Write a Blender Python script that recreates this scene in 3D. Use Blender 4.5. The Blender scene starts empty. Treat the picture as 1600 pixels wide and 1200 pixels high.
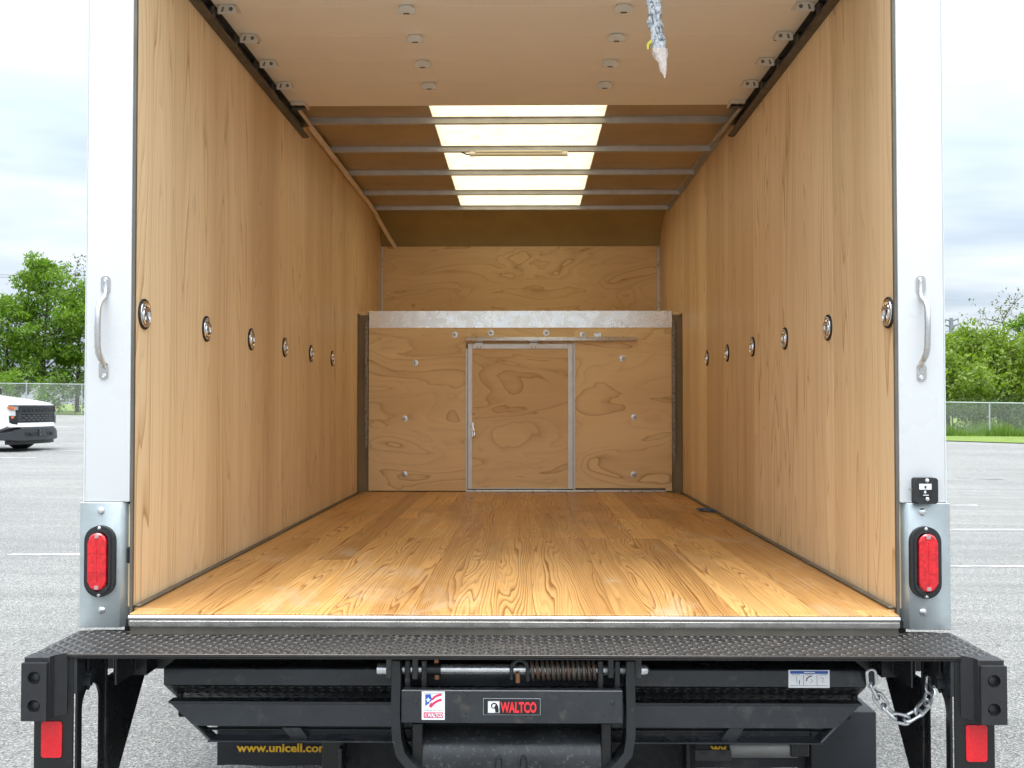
import bpy, bmesh, math, random
from mathutils import Vector, Matrix
from math import radians, sin, cos, pi

S = bpy.context.scene
COL = S.collection
random.seed(7)

# ------------------------------------------------------------------ camera
F = 1580.0                      # focal length in pixels of a 1600 px wide frame
CAM = Vector((0.035, -2.926, 0.585))
YAW = math.atan(20 / F)
PITCH = math.atan(36 / F)
FW = Vector((-sin(YAW) * cos(PITCH), cos(YAW) * cos(PITCH), sin(PITCH)))
RT = Vector((cos(YAW), sin(YAW), 0))
UP = RT.cross(FW)
cd = bpy.data.cameras.new('camera')
cd.sensor_width = 36.0
cd.lens = 36.0 * F / 1600.0
cd.clip_end = 5000
cd.clip_start = 0.05
cam = bpy.data.objects.new('camera', cd)
COL.objects.link(cam)
m = Matrix((RT, UP, -FW)).transposed().to_4x4()
m.translation = CAM
cam.matrix_world = m
S.camera = cam


def at(u, v, y):
    """world point at depth y seen at photograph pixel (u, v)"""
    d = FW * F + RT * (u - 800) + UP * (600 - v)
    return CAM + d * ((y - CAM.y) / d.y)


def AX(u, y, v=636):
    return at(u, v, y).x


def AZ(v, y, u=820):
    return at(u, v, y).z


# ------------------------------------------------------------------ sky, sun, exposure
SUN_EL, SUN_AZ = radians(74), radians(205)      # azimuth clockwise from +Y
w = bpy.data.worlds.new('World')
S.world = w
w.use_nodes = True
nt = w.node_tree
nt.nodes.clear()
L = nt.links.new


def nd(t, typ, **kw):
    n = t.nodes.new(typ)
    for k, v in kw.items():
        if k == 'ins':
            for i, x in v.items():
                if isinstance(x, bpy.types.NodeSocket):
                    t.links.new(x, n.inputs[i])
                else:
                    n.inputs[i].default_value = x
        else:
            setattr(n, k, v)
    return n


def mth(t, op, a, b=None, clamp=False):
    ins = {0: a}
    if b is not None:
        ins[1] = b
    return nd(t, 'ShaderNodeMath', operation=op, use_clamp=clamp, ins=ins).outputs[0]


def mixc(t, fac, a, b, typ='MIX'):
    n = nd(t, 'ShaderNodeMix', data_type='RGBA', blend_type=typ)
    for i, x in ((0, fac), (6, a), (7, b)):
        if isinstance(x, bpy.types.NodeSocket):
            t.links.new(x, n.inputs[i])
        else:
            n.inputs[i].default_value = x if i == 0 else (tuple(x) + (1,) if len(x) == 3 else x)
    return n.outputs[2]


def ramp(t, fac, stops, interp='LINEAR'):
    n = nd(t, 'ShaderNodeValToRGB', ins={0: fac})
    n.color_ramp.interpolation = interp
    e = n.color_ramp.elements
    while len(e) < len(stops):
        e.new(0.5)
    for i, (p, c) in enumerate(stops):
        e[i].position = p
        if not isinstance(c, (tuple, list)):
            c = (c, c, c)
        e[i].color = tuple(c) + (1,)
    return n.outputs[0]


def mapping(t, vec, scale=(1, 1, 1), loc=(0, 0, 0)):
    return nd(t, 'ShaderNodeMapping', ins={0: vec, 1: loc, 3: scale}).outputs[0]


def noise(t, vec, scale=5.0, detail=2.0, rough=0.5, dist=0.0, out=0):
    return nd(t, 'ShaderNodeTexNoise', ins={'Vector': vec, 'Scale': scale, 'Detail': detail, 'Roughness': rough, 'Distortion': dist}).outputs[out]


tc = nd(nt, 'ShaderNodeTexCoord')
gen = tc.outputs['Generated']
sky = nd(nt, 'ShaderNodeTexSky', sky_type='NISHITA', sun_disc=False, sun_elevation=SUN_EL, sun_rotation=SUN_AZ)
sep = nd(nt, 'ShaderNodeSeparateXYZ', ins={0: gen})
el = mth(nt, 'MAXIMUM', sep.outputs[2], 0.0)
den = mth(nt, 'ADD', el, 0.10)
cx = mth(nt, 'DIVIDE', sep.outputs[0], den)
cy = mth(nt, 'DIVIDE', sep.outputs[1], den)
cv = nd(nt, 'ShaderNodeCombineXYZ', ins={0: cx, 1: cy, 2: el}).outputs[0]
cn = noise(nt, mapping(nt, cv, (0.55, 0.8, 1)), 1.0, 4, 0.58, 0.3)
cn2 = noise(nt, mapping(nt, cv, (0.25, 0.4, 1), (3, 1, 0)), 1.0, 2, 0.5)
cmix = mth(nt, 'ADD', mth(nt, 'MULTIPLY', cn, 0.65), mth(nt, 'MULTIPLY', cn2, 0.35))
cloud = ramp(nt, cmix, [(0.38, (4.9, 5.8, 7.0)), (0.51, (7.1, 7.9, 8.7)), (0.66, (11.0, 11.3, 11.5))])
# overhead sky raised beyond a natural overcast to send more light through the skylight
lift = mth(nt, 'ADD', mth(nt, 'MULTIPLY', el, mth(nt, 'ADD', mth(nt, 'MULTIPLY', el, 1.0), 1.2)), 0.36)
cloud = mixc(nt, 1.0, cloud, nd(nt, 'ShaderNodeCombineXYZ', ins={0: lift, 1: lift, 2: lift}).outputs[0], 'MULTIPLY')
skycol = mixc(nt, 0.93, sky.outputs[0], cloud)
bg = nd(nt, 'ShaderNodeBackground', ins={0: skycol, 1: 0.10})
wo = nd(nt, 'ShaderNodeOutputWorld', ins={0: bg.outputs[0]})

sd = bpy.data.lights.new('sun', 'SUN')
sd.energy = 1.5
sd.angle = radians(35)
sd.color = (1.0, 0.96, 0.9)
sun = bpy.data.objects.new('sun', sd)
COL.objects.link(sun)
sdir = Vector((sin(SUN_AZ) * cos(SUN_EL), cos(SUN_AZ) * cos(SUN_EL), sin(SUN_EL)))
sun.rotation_euler = sdir.to_track_quat('Z', 'Y').to_euler()
sun.location = sdir * 50

S.view_settings.view_transform = 'Standard'
S.view_settings.look = 'None'
S.view_settings.gamma = 1
S.view_settings.exposure = 1.17
S.render.engine = 'CYCLES'
S.cycles.max_bounces = 10
S.cycles.diffuse_bounces = 7
S.cycles.adaptive_threshold = 0.03
S.cycles.glossy_bounces = 4
S.cycles.transmission_bounces = 6
S.cycles.transparent_max_bounces = 12
S.cycles.use_denoising = True
S.cycles.sample_clamp_indirect = 6

# ------------------------------------------------------------------ materials
MATS = {}


def newmat(name):
    mm = bpy.data.materials.new(name)
    mm.use_nodes = True
    t = mm.node_tree
    b = t.nodes['Principled BSDF']
    MATS[name] = mm
    return mm, t, b


def setin(t, b, **kw):
    for k, v in kw.items():
        k = {'color': 'Base Color', 'rough': 'Roughness', 'metal': 'Metallic', 'spec': 'Specular IOR Level',
             'normal': 'Normal', 'trans': 'Transmission Weight', 'coat': 'Coat Weight', 'emit': 'Emission Color',
             'emits': 'Emission Strength', 'alpha': 'Alpha', 'coatr': 'Coat Roughness'}[k]
        if isinstance(v, bpy.types.NodeSocket):
            t.links.new(v, b.inputs[k])
        elif isinstance(v, tuple) and len(v) == 3:
            b.inputs[k].default_value = v + (1,)
        else:
            b.inputs[k].default_value = v


def bump(t, h, strength=0.3, dist=0.01):
    return nd(t, 'ShaderNodeBump', ins={'Strength': strength, 'Distance': dist, 'Height': h}).outputs[0]


def ocoord(t, rand=True):
    """object coordinates in metres, shifted by a random amount for each object"""
    tc = nd(t, 'ShaderNodeTexCoord').outputs['Object']
    if not rand:
        return tc
    r = nd(t, 'ShaderNodeObjectInfo').outputs['Random']
    a = mth(t, 'MULTIPLY', r, 37.0)
    b = mth(t, 'MULTIPLY', r, 91.0)
    off = nd(t, 'ShaderNodeCombineXYZ', ins={0: a, 1: b, 2: mth(t, 'MULTIPLY', r, 53.0)}).outputs[0]
    return nd(t, 'ShaderNodeVectorMath', operation='ADD', ins={0: tc, 1: off}).outputs[0]


def plain(name, color, rough=0.5, metal=0.0, var=0.12, vscale=6.0, bumps=0.0, bscale=60.0, spec=0.5, dirt=None, coat=0.0):
    mm, t, b = newmat(name)
    v = ocoord(t)
    n = noise(t, v, vscale, 4, 0.6)
    lo = tuple(c * (1 - var) for c in color)
    hi = tuple(min(1, c * (1 + var)) for c in color)
    c = ramp(t, n, [(0.3, lo), (0.7, hi)])
    if dirt:
        dn = noise(t, v, dirt[1], 5, 0.65)
        c = mixc(t, ramp(t, dn, [(dirt[2], 0.0), (dirt[2] + 0.12, dirt[3])]), c, dirt[0])
    rr = ramp(t, noise(t, v, vscale * 2.3, 3), [(0.3, max(0, rough - 0.07)), (0.7, min(1, rough + 0.07))])
    setin(t, b, color=c, rough=rr, metal=metal, spec=spec, coat=coat)
    if bumps:
        setin(t, b, normal=bump(t, noise(t, v, bscale, 3), bumps, 0.004))
    return mm


def contour_wood(name, axes, freq, rings, cols, fine, contrast=1.0, rough=0.45, detail=1.5, line=0.5, blot=0.15, dist=0.25, straight=(0, 0, 0), tonef=1.0, soft=False, scuff=0.0, knot=0.75):
    """wood cut through its growth rings: contour lines of a stretched noise.
    axes = noise scale along x, y, z (small along the grain); fine = scale of the pores."""
    mm, t, b = newmat(name)
    v = ocoord(t)
    n = noise(t, mapping(t, v, axes), freq, detail, 0.42, dist)
    k = mth(t, 'MULTIPLY', n, rings)
    if any(straight):
        k = mth(t, 'ADD', k, nd(t, 'ShaderNodeVectorMath', operation='DOT_PRODUCT', ins={0: v, 1: straight}).outputs['Value'])
    fr = mth(t, 'FRACT', k)
    cell = mth(t, 'FLOOR', k)
    wn = nd(t, 'ShaderNodeTexWhiteNoise', noise_dimensions='1D', ins={'W': cell}).outputs[0]
    early, late, mid = cols
    edge = ramp(t, fr, [(0.0, 0.25), (0.10, 0.0), (0.45, 0.06), (0.78, 0.45 * line / 0.5), (0.93, 1.0), (1.0, 0.3)])
    if soft:
        edge = ramp(t, fr, [(0.0, 0.12), (0.08, 0.0), (0.55, 0.12 * line), (0.86, 0.55 * line), (0.965, 1.0), (1.0, 0.25)])
        wn = mth(t, 'POWER', wn, 1.6)
    edge = mth(t, 'MULTIPLY', edge, mth(t, 'ADD', mth(t, 'MULTIPLY', wn, 0.75), 0.25))
    edge = mth(t, 'MULTIPLY', edge, contrast, True)
    f = noise(t, mapping(t, v, fine), 1.0, 3, 0.6)
    base = mixc(t, ramp(t, f, [(0.3, 0.0), (0.75, 0.55)]), early, mid)
    bl = noise(t, mapping(t, v, tuple(a * 0.5 for a in axes)), freq * 0.8, 3, 0.5)
    base = mixc(t, ramp(t, bl, [(0.45, 0.0), (0.7, blot)]), base, late)
    r = nd(t, 'ShaderNodeObjectInfo').outputs['Random']
    r = mth(t, 'FRACT', mth(t, 'MULTIPLY', r, 7.31))
    tone = ramp(t, r, [(0.0, (0.74, 0.68, 0.62)), (0.3, (0.93, 0.88, 0.82)), (0.6, (1, 1, 1)), (1.0, (1.08, 1.05, 0.98))])
    c = mixc(t, edge, base, late)
    c = mixc(t, min(tonef, 1.0), c, tone, 'MULTIPLY')
    if scuff:
        w_ = nd(t, 'ShaderNodeTexCoord').outputs['Object']
        g_ = nd(t, 'ShaderNodeNewGeometry').outputs['Position']
        sn = noise(t, mapping(t, g_, (2.2, 0.9, 1)), 1.6, 5, 0.7, 0.6)
        c = mixc(t, ramp(t, sn, [(0.54, 0.0), (0.72, scuff)]), c, (0.62, 0.50, 0.36))
        sn2 = noise(t, mapping(t, g_, (1.4, 0.5, 1), (4, 7, 0)), 1.5, 4, 0.6)
        c = mixc(t, ramp(t, sn2, [(0.52, 0.0), (0.7, scuff * 1.2)]), c, (0.33, 0.17, 0.065))
    # few small knots and dark dents
    vo = nd(t, 'ShaderNodeTexVoronoi', ins={'Vector': mapping(t, v, tuple(max(a * 0.22, 0.5) for a in axes)), 'Scale': 2.2})
    kn = ramp(t, vo.outputs['Distance'], [(0.0, 1.0), (0.035, 0.7), (0.05, 0.0)])
    c = mixc(t, mth(t, 'MULTIPLY', kn, knot), c, tuple(x * 0.28 for x in late))
    setin(t, b, color=c, rough=ramp(t, f, [(0.2, rough - 0.08), (0.8, rough + 0.12)]), spec=0.4,
          normal=bump(t, mth(t, 'ADD', f, mth(t, 'MULTIPLY', edge, -0.6)), 0.12, 0.002))
    return mm


contour_wood('wall_fir', (3.8, 3.8, 0.26), 1.3, 26, ((0.87, 0.68, 0.43), (0.49, 0.30, 0.13), (0.76, 0.56, 0.325)), (85, 85, 1.1),
             contrast=1.1, rough=0.5, line=0.9, blot=0.6, knot=0.15, straight=(0, 14, 0), tonef=0.25, detail=2.6, soft=True)
contour_wood('bulkhead_fir', (1.25, 1.25, 3.6), 1.0, 10, ((0.92, 0.715, 0.425), (0.52, 0.30, 0.115), (0.86, 0.64, 0.355)), (2.5, 2.5, 60),
             contrast=1.0, rough=0.5, line=0.75, blot=0.5, dist=0.9, detail=3.0, soft=True, tonef=0.3)
contour_wood('floor_pine', (9.0, 0.62, 9.0), 1.0, 20, ((0.77, 0.47, 0.18), (0.30, 0.128, 0.034), (0.67, 0.375, 0.125)), (150, 2.4, 150),
             contrast=1.6, rough=0.36, line=0.55, blot=0.45, dist=0.3, detail=2.4, straight=(95, 0, 0), tonef=0.9, scuff=0.6)

# worn film on the floor: a little paler along the walked strip comes from roughness only
plain('white_paint', (0.715, 0.725, 0.725), 0.30, var=0.02, vscale=3, bumps=0.03, bscale=90, dirt=((0.52, 0.52, 0.50), 4, 0.62, 0.25))
plain('white_skin', (0.62, 0.64, 0.64), 0.35, var=0.03)
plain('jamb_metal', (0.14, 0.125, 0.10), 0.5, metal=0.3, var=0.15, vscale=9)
plain('galvanised', (0.44, 0.49, 0.50), 0.42, metal=0.55, var=0.10, vscale=14, bumps=0.05, bscale=120, dirt=((0.30, 0.29, 0.26), 5, 0.62, 0.35))
plain('flashing', (0.88, 0.88, 0.86), 0.27, metal=1.0, var=0.05, vscale=9, bumps=0.02, bscale=60, dirt=((0.35, 0.32, 0.27), 30, 0.68, 0.5))
plain('aluminium', (0.70, 0.70, 0.69), 0.32, metal=0.85, var=0.08, vscale=18)
plain('door_rail', (0.72, 0.74, 0.75), 0.4, metal=0.4, var=0.06, vscale=18)
plain('rib_metal', (0.50, 0.49, 0.46), 0.4, metal=0.7, var=0.1, vscale=12)
plain('track_metal', (0.12, 0.115, 0.105), 0.45, metal=0.7, var=0.25, vscale=10)
plain('sill_metal', (0.62, 0.60, 0.57), 0.24, metal=0.95, var=0.1, vscale=8, dirt=((0.16, 0.12, 0.08), 3, 0.6, 0.6))
plain('chrome', (0.80, 0.80, 0.80), 0.15, metal=1.0, var=0.05)
plain('stainless', (0.60, 0.59, 0.57), 0.26, metal=1.0, var=0.03, vscale=6)
plain('zinc', (0.70, 0.71, 0.72), 0.30, metal=0.9, var=0.12, vscale=40)
plain('black_rubber', (0.016, 0.016, 0.0175), 0.6, var=0.2, vscale=20, bumps=0.1, bscale=90)
plain('black_paint', (0.009, 0.0095, 0.0105), 0.30, var=0.25, vscale=8, bumps=0.05, bscale=70, dirt=((0.05, 0.045, 0.04), 9, 0.62, 0.45))
plain('grey_black_paint', (0.022, 0.0245, 0.028), 0.30, var=0.3, vscale=6, bumps=0.06, bscale=50, dirt=((0.085, 0.075, 0.065), 16, 0.57, 0.65))
plain('scuffed_steel', (0.020, 0.0215, 0.023), 0.33, var=0.45, vscale=10, bumps=0.08, bscale=60, dirt=((0.15, 0.145, 0.14), 85, 0.56, 0.5))
plain('worn_arm', (0.014, 0.016, 0.017), 0.32, var=0.3, vscale=12, bumps=0.08, bscale=60, dirt=((0.20, 0.11, 0.06), 16, 0.66, 0.9))
plain('plate_black', (0.022, 0.018, 0.015), 0.26, var=0.25, vscale=6, dirt=((0.13, 0.105, 0.08), 5, 0.58, 0.4))
plain('rusty_spring', (0.16, 0.13, 0.11), 0.42, metal=0.6, var=0.3, vscale=14, dirt=((0.20, 0.075, 0.03), 18, 0.50, 0.85), bumps=0.1)
plain('copper_rust', (0.30, 0.13, 0.06), 0.6, metal=0.3, var=0.3, vscale=40)
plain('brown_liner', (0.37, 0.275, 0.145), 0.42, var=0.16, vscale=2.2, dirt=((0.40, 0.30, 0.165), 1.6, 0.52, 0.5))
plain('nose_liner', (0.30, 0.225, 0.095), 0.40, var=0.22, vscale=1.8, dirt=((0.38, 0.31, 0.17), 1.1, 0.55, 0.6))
plain('gap_liner', (0.30, 0.22, 0.12), 0.45, var=0.2, vscale=4)
plain('foil_seal', (0.30, 0.25, 0.19), 0.4, metal=0.5, var=0.5, vscale=60, bumps=0.6, bscale=70)
plain('door_sheet', (0.77, 0.735, 0.655), 0.42, var=0.025, vscale=3, bumps=0.02, bscale=200)
plain('hinge_tan', (0.62, 0.575, 0.49), 0.4, metal=0.15, var=0.05, vscale=12)
plain('trim_wood', (0.74, 0.62, 0.47), 0.5, var=0.12, vscale=9)
plain('lamp_white', (0.80, 0.77, 0.66), 0.35, var=0.03)
plain('tube_beige', (0.66, 0.60, 0.46), 0.35, var=0.05)
plain('red_reflector', (0.70, 0.006, 0.016), 0.25, var=0.10, vscale=160, coat=0.4, bumps=0.25, bscale=420)
plain('red_print', (0.75, 0.03, 0.04), 0.4, var=0.03)
plain('crimson_print', (0.62, 0.04, 0.12), 0.4, var=0.03)
plain('blue_print', (0.03, 0.10, 0.42), 0.4, var=0.03)
plain('white_print', (0.82, 0.83, 0.84), 0.4, var=0.02)
plain('grey_print', (0.35, 0.36, 0.38), 0.4, var=0.02)
plain('black_print', (0.012, 0.012, 0.013), 0.4, var=0.02)
plain('yellow_print', (0.92, 0.52, 0.02), 0.45, var=0.04)
plain('mud_flap_rubber', (0.018, 0.0195, 0.024), 0.55, var=0.15, vscale=5, dirt=((0.12, 0.115, 0.11), 5, 0.6, 0.5))
plain('blue_rag', (0.01, 0.07, 0.20), 0.6, var=0.3, vscale=60)
plain('undercoat', (0.012, 0.012, 0.012), 0.7, var=0.4, vscale=18, bumps=0.5, bscale=40, dirt=((0.06, 0.058, 0.055), 30, 0.6, 0.6))
plain('muffler_steel', (0.30, 0.30, 0.29), 0.45, metal=0.5, var=0.15)
plain('tyre_rubber', (0.02, 0.02, 0.02), 0.75, var=0.2, vscale=20)
plain('truck_white', (0.80, 0.80, 0.80), 0.22, var=0.015, coat=0.6)
plain('truck_black', (0.008, 0.0085, 0.0095), 0.5, var=0.15)
plain('truck_grey', (0.028, 0.030, 0.034), 0.5, var=0.12)
plain('amber_lens', (0.65, 0.16, 0.03), 0.15, var=0.1, vscale=30)
plain('bark', (0.085, 0.065, 0.045), 0.9, var=0.35, vscale=8, bumps=0.6, bscale=20)
plain('grey_bark', (0.19, 0.175, 0.155), 0.9, var=0.3, vscale=8)
plain('fence_steel', (0.48, 0.50, 0.50), 0.45, metal=0.5, var=0.1)
plain('pole_steel', (0.20, 0.22, 0.23), 0.6, metal=0.2, var=0.1)
plain('cable_black', (0.12, 0.13, 0.14), 0.6, var=0.1)
plain('line_paint', (0.47, 0.47, 0.455), 0.7, var=0.2, vscale=20, dirt=((0.24, 0.235, 0.225), 6, 0.50, 0.8))
plain('iron_cover', (0.19, 0.185, 0.175), 0.6, metal=0.3, var=0.2, vscale=12, bumps=0.3, bscale=30)
plain('yellow_tag', (0.62, 0.60, 0.04), 0.5, var=0.1)
plain('window_dark', (0.03, 0.035, 0.04), 0.06, var=0.1)


def glassy(name, color, rough, trans):
    mm, t, b = newmat(name)
    n = noise(t, ocoord(t), 70, 2)
    setin(t, b, color=ramp(t, n, [(0.35, tuple(c * 0.85 for c in color)), (0.65, color)]), rough=rough, trans=trans)
    return mm


glassy('clear_lens', (0.9, 0.9, 0.9), 0.08, 0.7)
# red lamp lens: ribbed plastic
mm, t, b = newmat('red_lens')
v = ocoord(t)
vo = nd(t, 'ShaderNodeTexVoronoi', ins={'Vector': v, 'Scale': 85.0})
setin(t, b, color=ramp(t, vo.outputs['Distance'], [(0.0, (0.80, 0.012, 0.020)), (0.8, (0.50, 0.002, 0.010))]), rough=0.14, coat=0.7,
      normal=bump(t, vo.outputs['Distance'], 0.25, 0.003))
# translucent roof sheet
mm, t, b = newmat('skylight_sheet')
v = ocoord(t)
n = noise(t, mapping(t, v, (3, 9, 3)), 3.0, 5, 0.65)
col = ramp(t, n, [(0.30, (0.68, 0.60, 0.45)), (0.42, (0.80, 0.73, 0.575)), (0.62, (0.86, 0.80, 0.65))])
tr = nd(t, 'ShaderNodeBsdfTranslucent', ins={0: col})
df = nd(t, 'ShaderNodeBsdfDiffuse', ins={0: (0.75, 0.70, 0.58, 1)})
mx = nd(t, 'ShaderNodeMixShader', ins={0: 0.18, 1: tr.outputs[0], 2: df.outputs[0]})
L2 = t.links.new
L2(mx.outputs[0], t.nodes['Material Output'].inputs[0])
# thin crinkled plastic film over a printed strap
mm, t, b = newmat('plastic_wrap')
v = ocoord(t)
n = noise(t, mapping(t, v, (1, 1, 0.6)), 55, 4, 0.6, 2.2)
c = ramp(t, n, [(0.36, (0.05, 0.055, 0.06)), (0.45, (0.34, 0.37, 0.40)), (0.56, (0.66, 0.69, 0.72)), (0.7, (0.80, 0.82, 0.84))])
setin(t, b, color=c, rough=0.18, coat=0.6, normal=bump(t, n, 0.7, 0.01))
mm, t, b = newmat('plastic_tip')
v = ocoord(t)
n = noise(t, v, 70, 3, 0.6, 1.0)
setin(t, b, color=ramp(t, n, [(0.3, (0.55, 0.45, 0.38)), (0.6, (0.82, 0.74, 0.68))]), rough=0.25, normal=bump(t, n, 0.6, 0.006))


# asphalt: pale worn aggregate
mm, t, b = newmat('asphalt')
v = ocoord(t, False)
vo = nd(t, 'ShaderNodeTexVoronoi', ins={'Vector': v, 'Scale': 170.0})
stone = ramp(t, nd(t, 'ShaderNodeSeparateColor', ins={0: vo.outputs['Color']}).outputs[0],
             [(0.0, (0.085, 0.083, 0.078)), (0.35, (0.195, 0.191, 0.182)), (0.75, (0.28, 0.275, 0.262)), (1.0, (0.43, 0.423, 0.40))])
n2 = noise(t, v, 60, 4, 0.7)
stone = mixc(t, ramp(t, n2, [(0.36, 0.5), (0.54, 0.0)]), stone, (0.075, 0.073, 0.07))
n3 = noise(t, v, 0.22, 5, 0.6)
stone = mixc(t, 1.0, stone, ramp(t, n3, [(0.3, (0.86, 0.86, 0.85)), (0.7, (1.1, 1.09, 1.07))]), 'MULTIPLY')
n4 = noise(t, mapping(t, v, (0.25, 4, 1)), 0.9, 4, 0.6)
stone = mixc(t, 1.0, stone, ramp(t, n4, [(0.35, (0.9, 0.9, 0.9)), (0.65, (1.08, 1.08, 1.08))]), 'MULTIPLY')
setin(t, b, color=stone, rough=0.85, spec=0.3, normal=bump(t, vo.outputs['Distance'], 0.6, 0.006))

# grass and leaves
def leafmat(name, c0, c1, c2, trans=0.35, rough=0.5):
    mm, t, b = newmat(name)
    g = nd(t, 'ShaderNodeNewGeometry').outputs['Random Per Island']
    v = ocoord(t)
    n = noise(t, v, 0.6, 3, 0.6)
    f = mth(t, 'ADD', mth(t, 'MULTIPLY', g, 0.6), mth(t, 'MULTIPLY', n, 0.45))
    c = ramp(t, f, [(0.15, c0), (0.5, c1), (0.9, c2)])
    setin(t, b, color=c, rough=rough, spec=0.35)
    tr = nd(t, 'ShaderNodeBsdfTranslucent', ins={0: mixc(t, 1.0, c, (1.3, 1.5, 0.5), 'MULTIPLY')})
    mx = nd(t, 'ShaderNodeMixShader', ins={0: trans, 1: b.outputs[0], 2: tr.outputs[0]})
    t.links.new(mx.outputs[0], t.nodes['Material Output'].inputs[0])
    return mm


leafmat('maple_leaf', (0.07, 0.135, 0.015), (0.14, 0.235, 0.026), (0.23, 0.33, 0.05), trans=0.45)
leafmat('locust_leaf', (0.085, 0.135, 0.016), (0.155, 0.22, 0.028), (0.25, 0.32, 0.06), trans=0.42)
leafmat('shrub_leaf', (0.035, 0.065, 0.016), (0.065, 0.105, 0.028), (0.12, 0.165, 0.055))
leafmat('dry_leaf', (0.06, 0.07, 0.03), (0.10, 0.11, 0.05), (0.15, 0.15, 0.08))
leafmat('grass_blade', (0.08, 0.15, 0.02), (0.13, 0.22, 0.03), (0.20, 0.28, 0.06))
mm, t, b = newmat('lawn')
v = ocoord(t, False)
n = noise(t, mapping(t, v, (1, 1, 1)), 1.4, 6, 0.7)
n2 = noise(t, v, 22, 3, 0.7)
c = ramp(t, n, [(0.3, (0.125, 0.19, 0.022)), (0.7, (0.20, 0.27, 0.035))])
c = mixc(t, ramp(t, n2, [(0.35, 0.5), (0.6, 0.0)]), c, (0.07, 0.12, 0.015))
setin(t, b, color=c, rough=0.9, normal=bump(t, n2, 1.0, 0.05))

# ------------------------------------------------------------------ mesh helpers
OFF = {}


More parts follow.
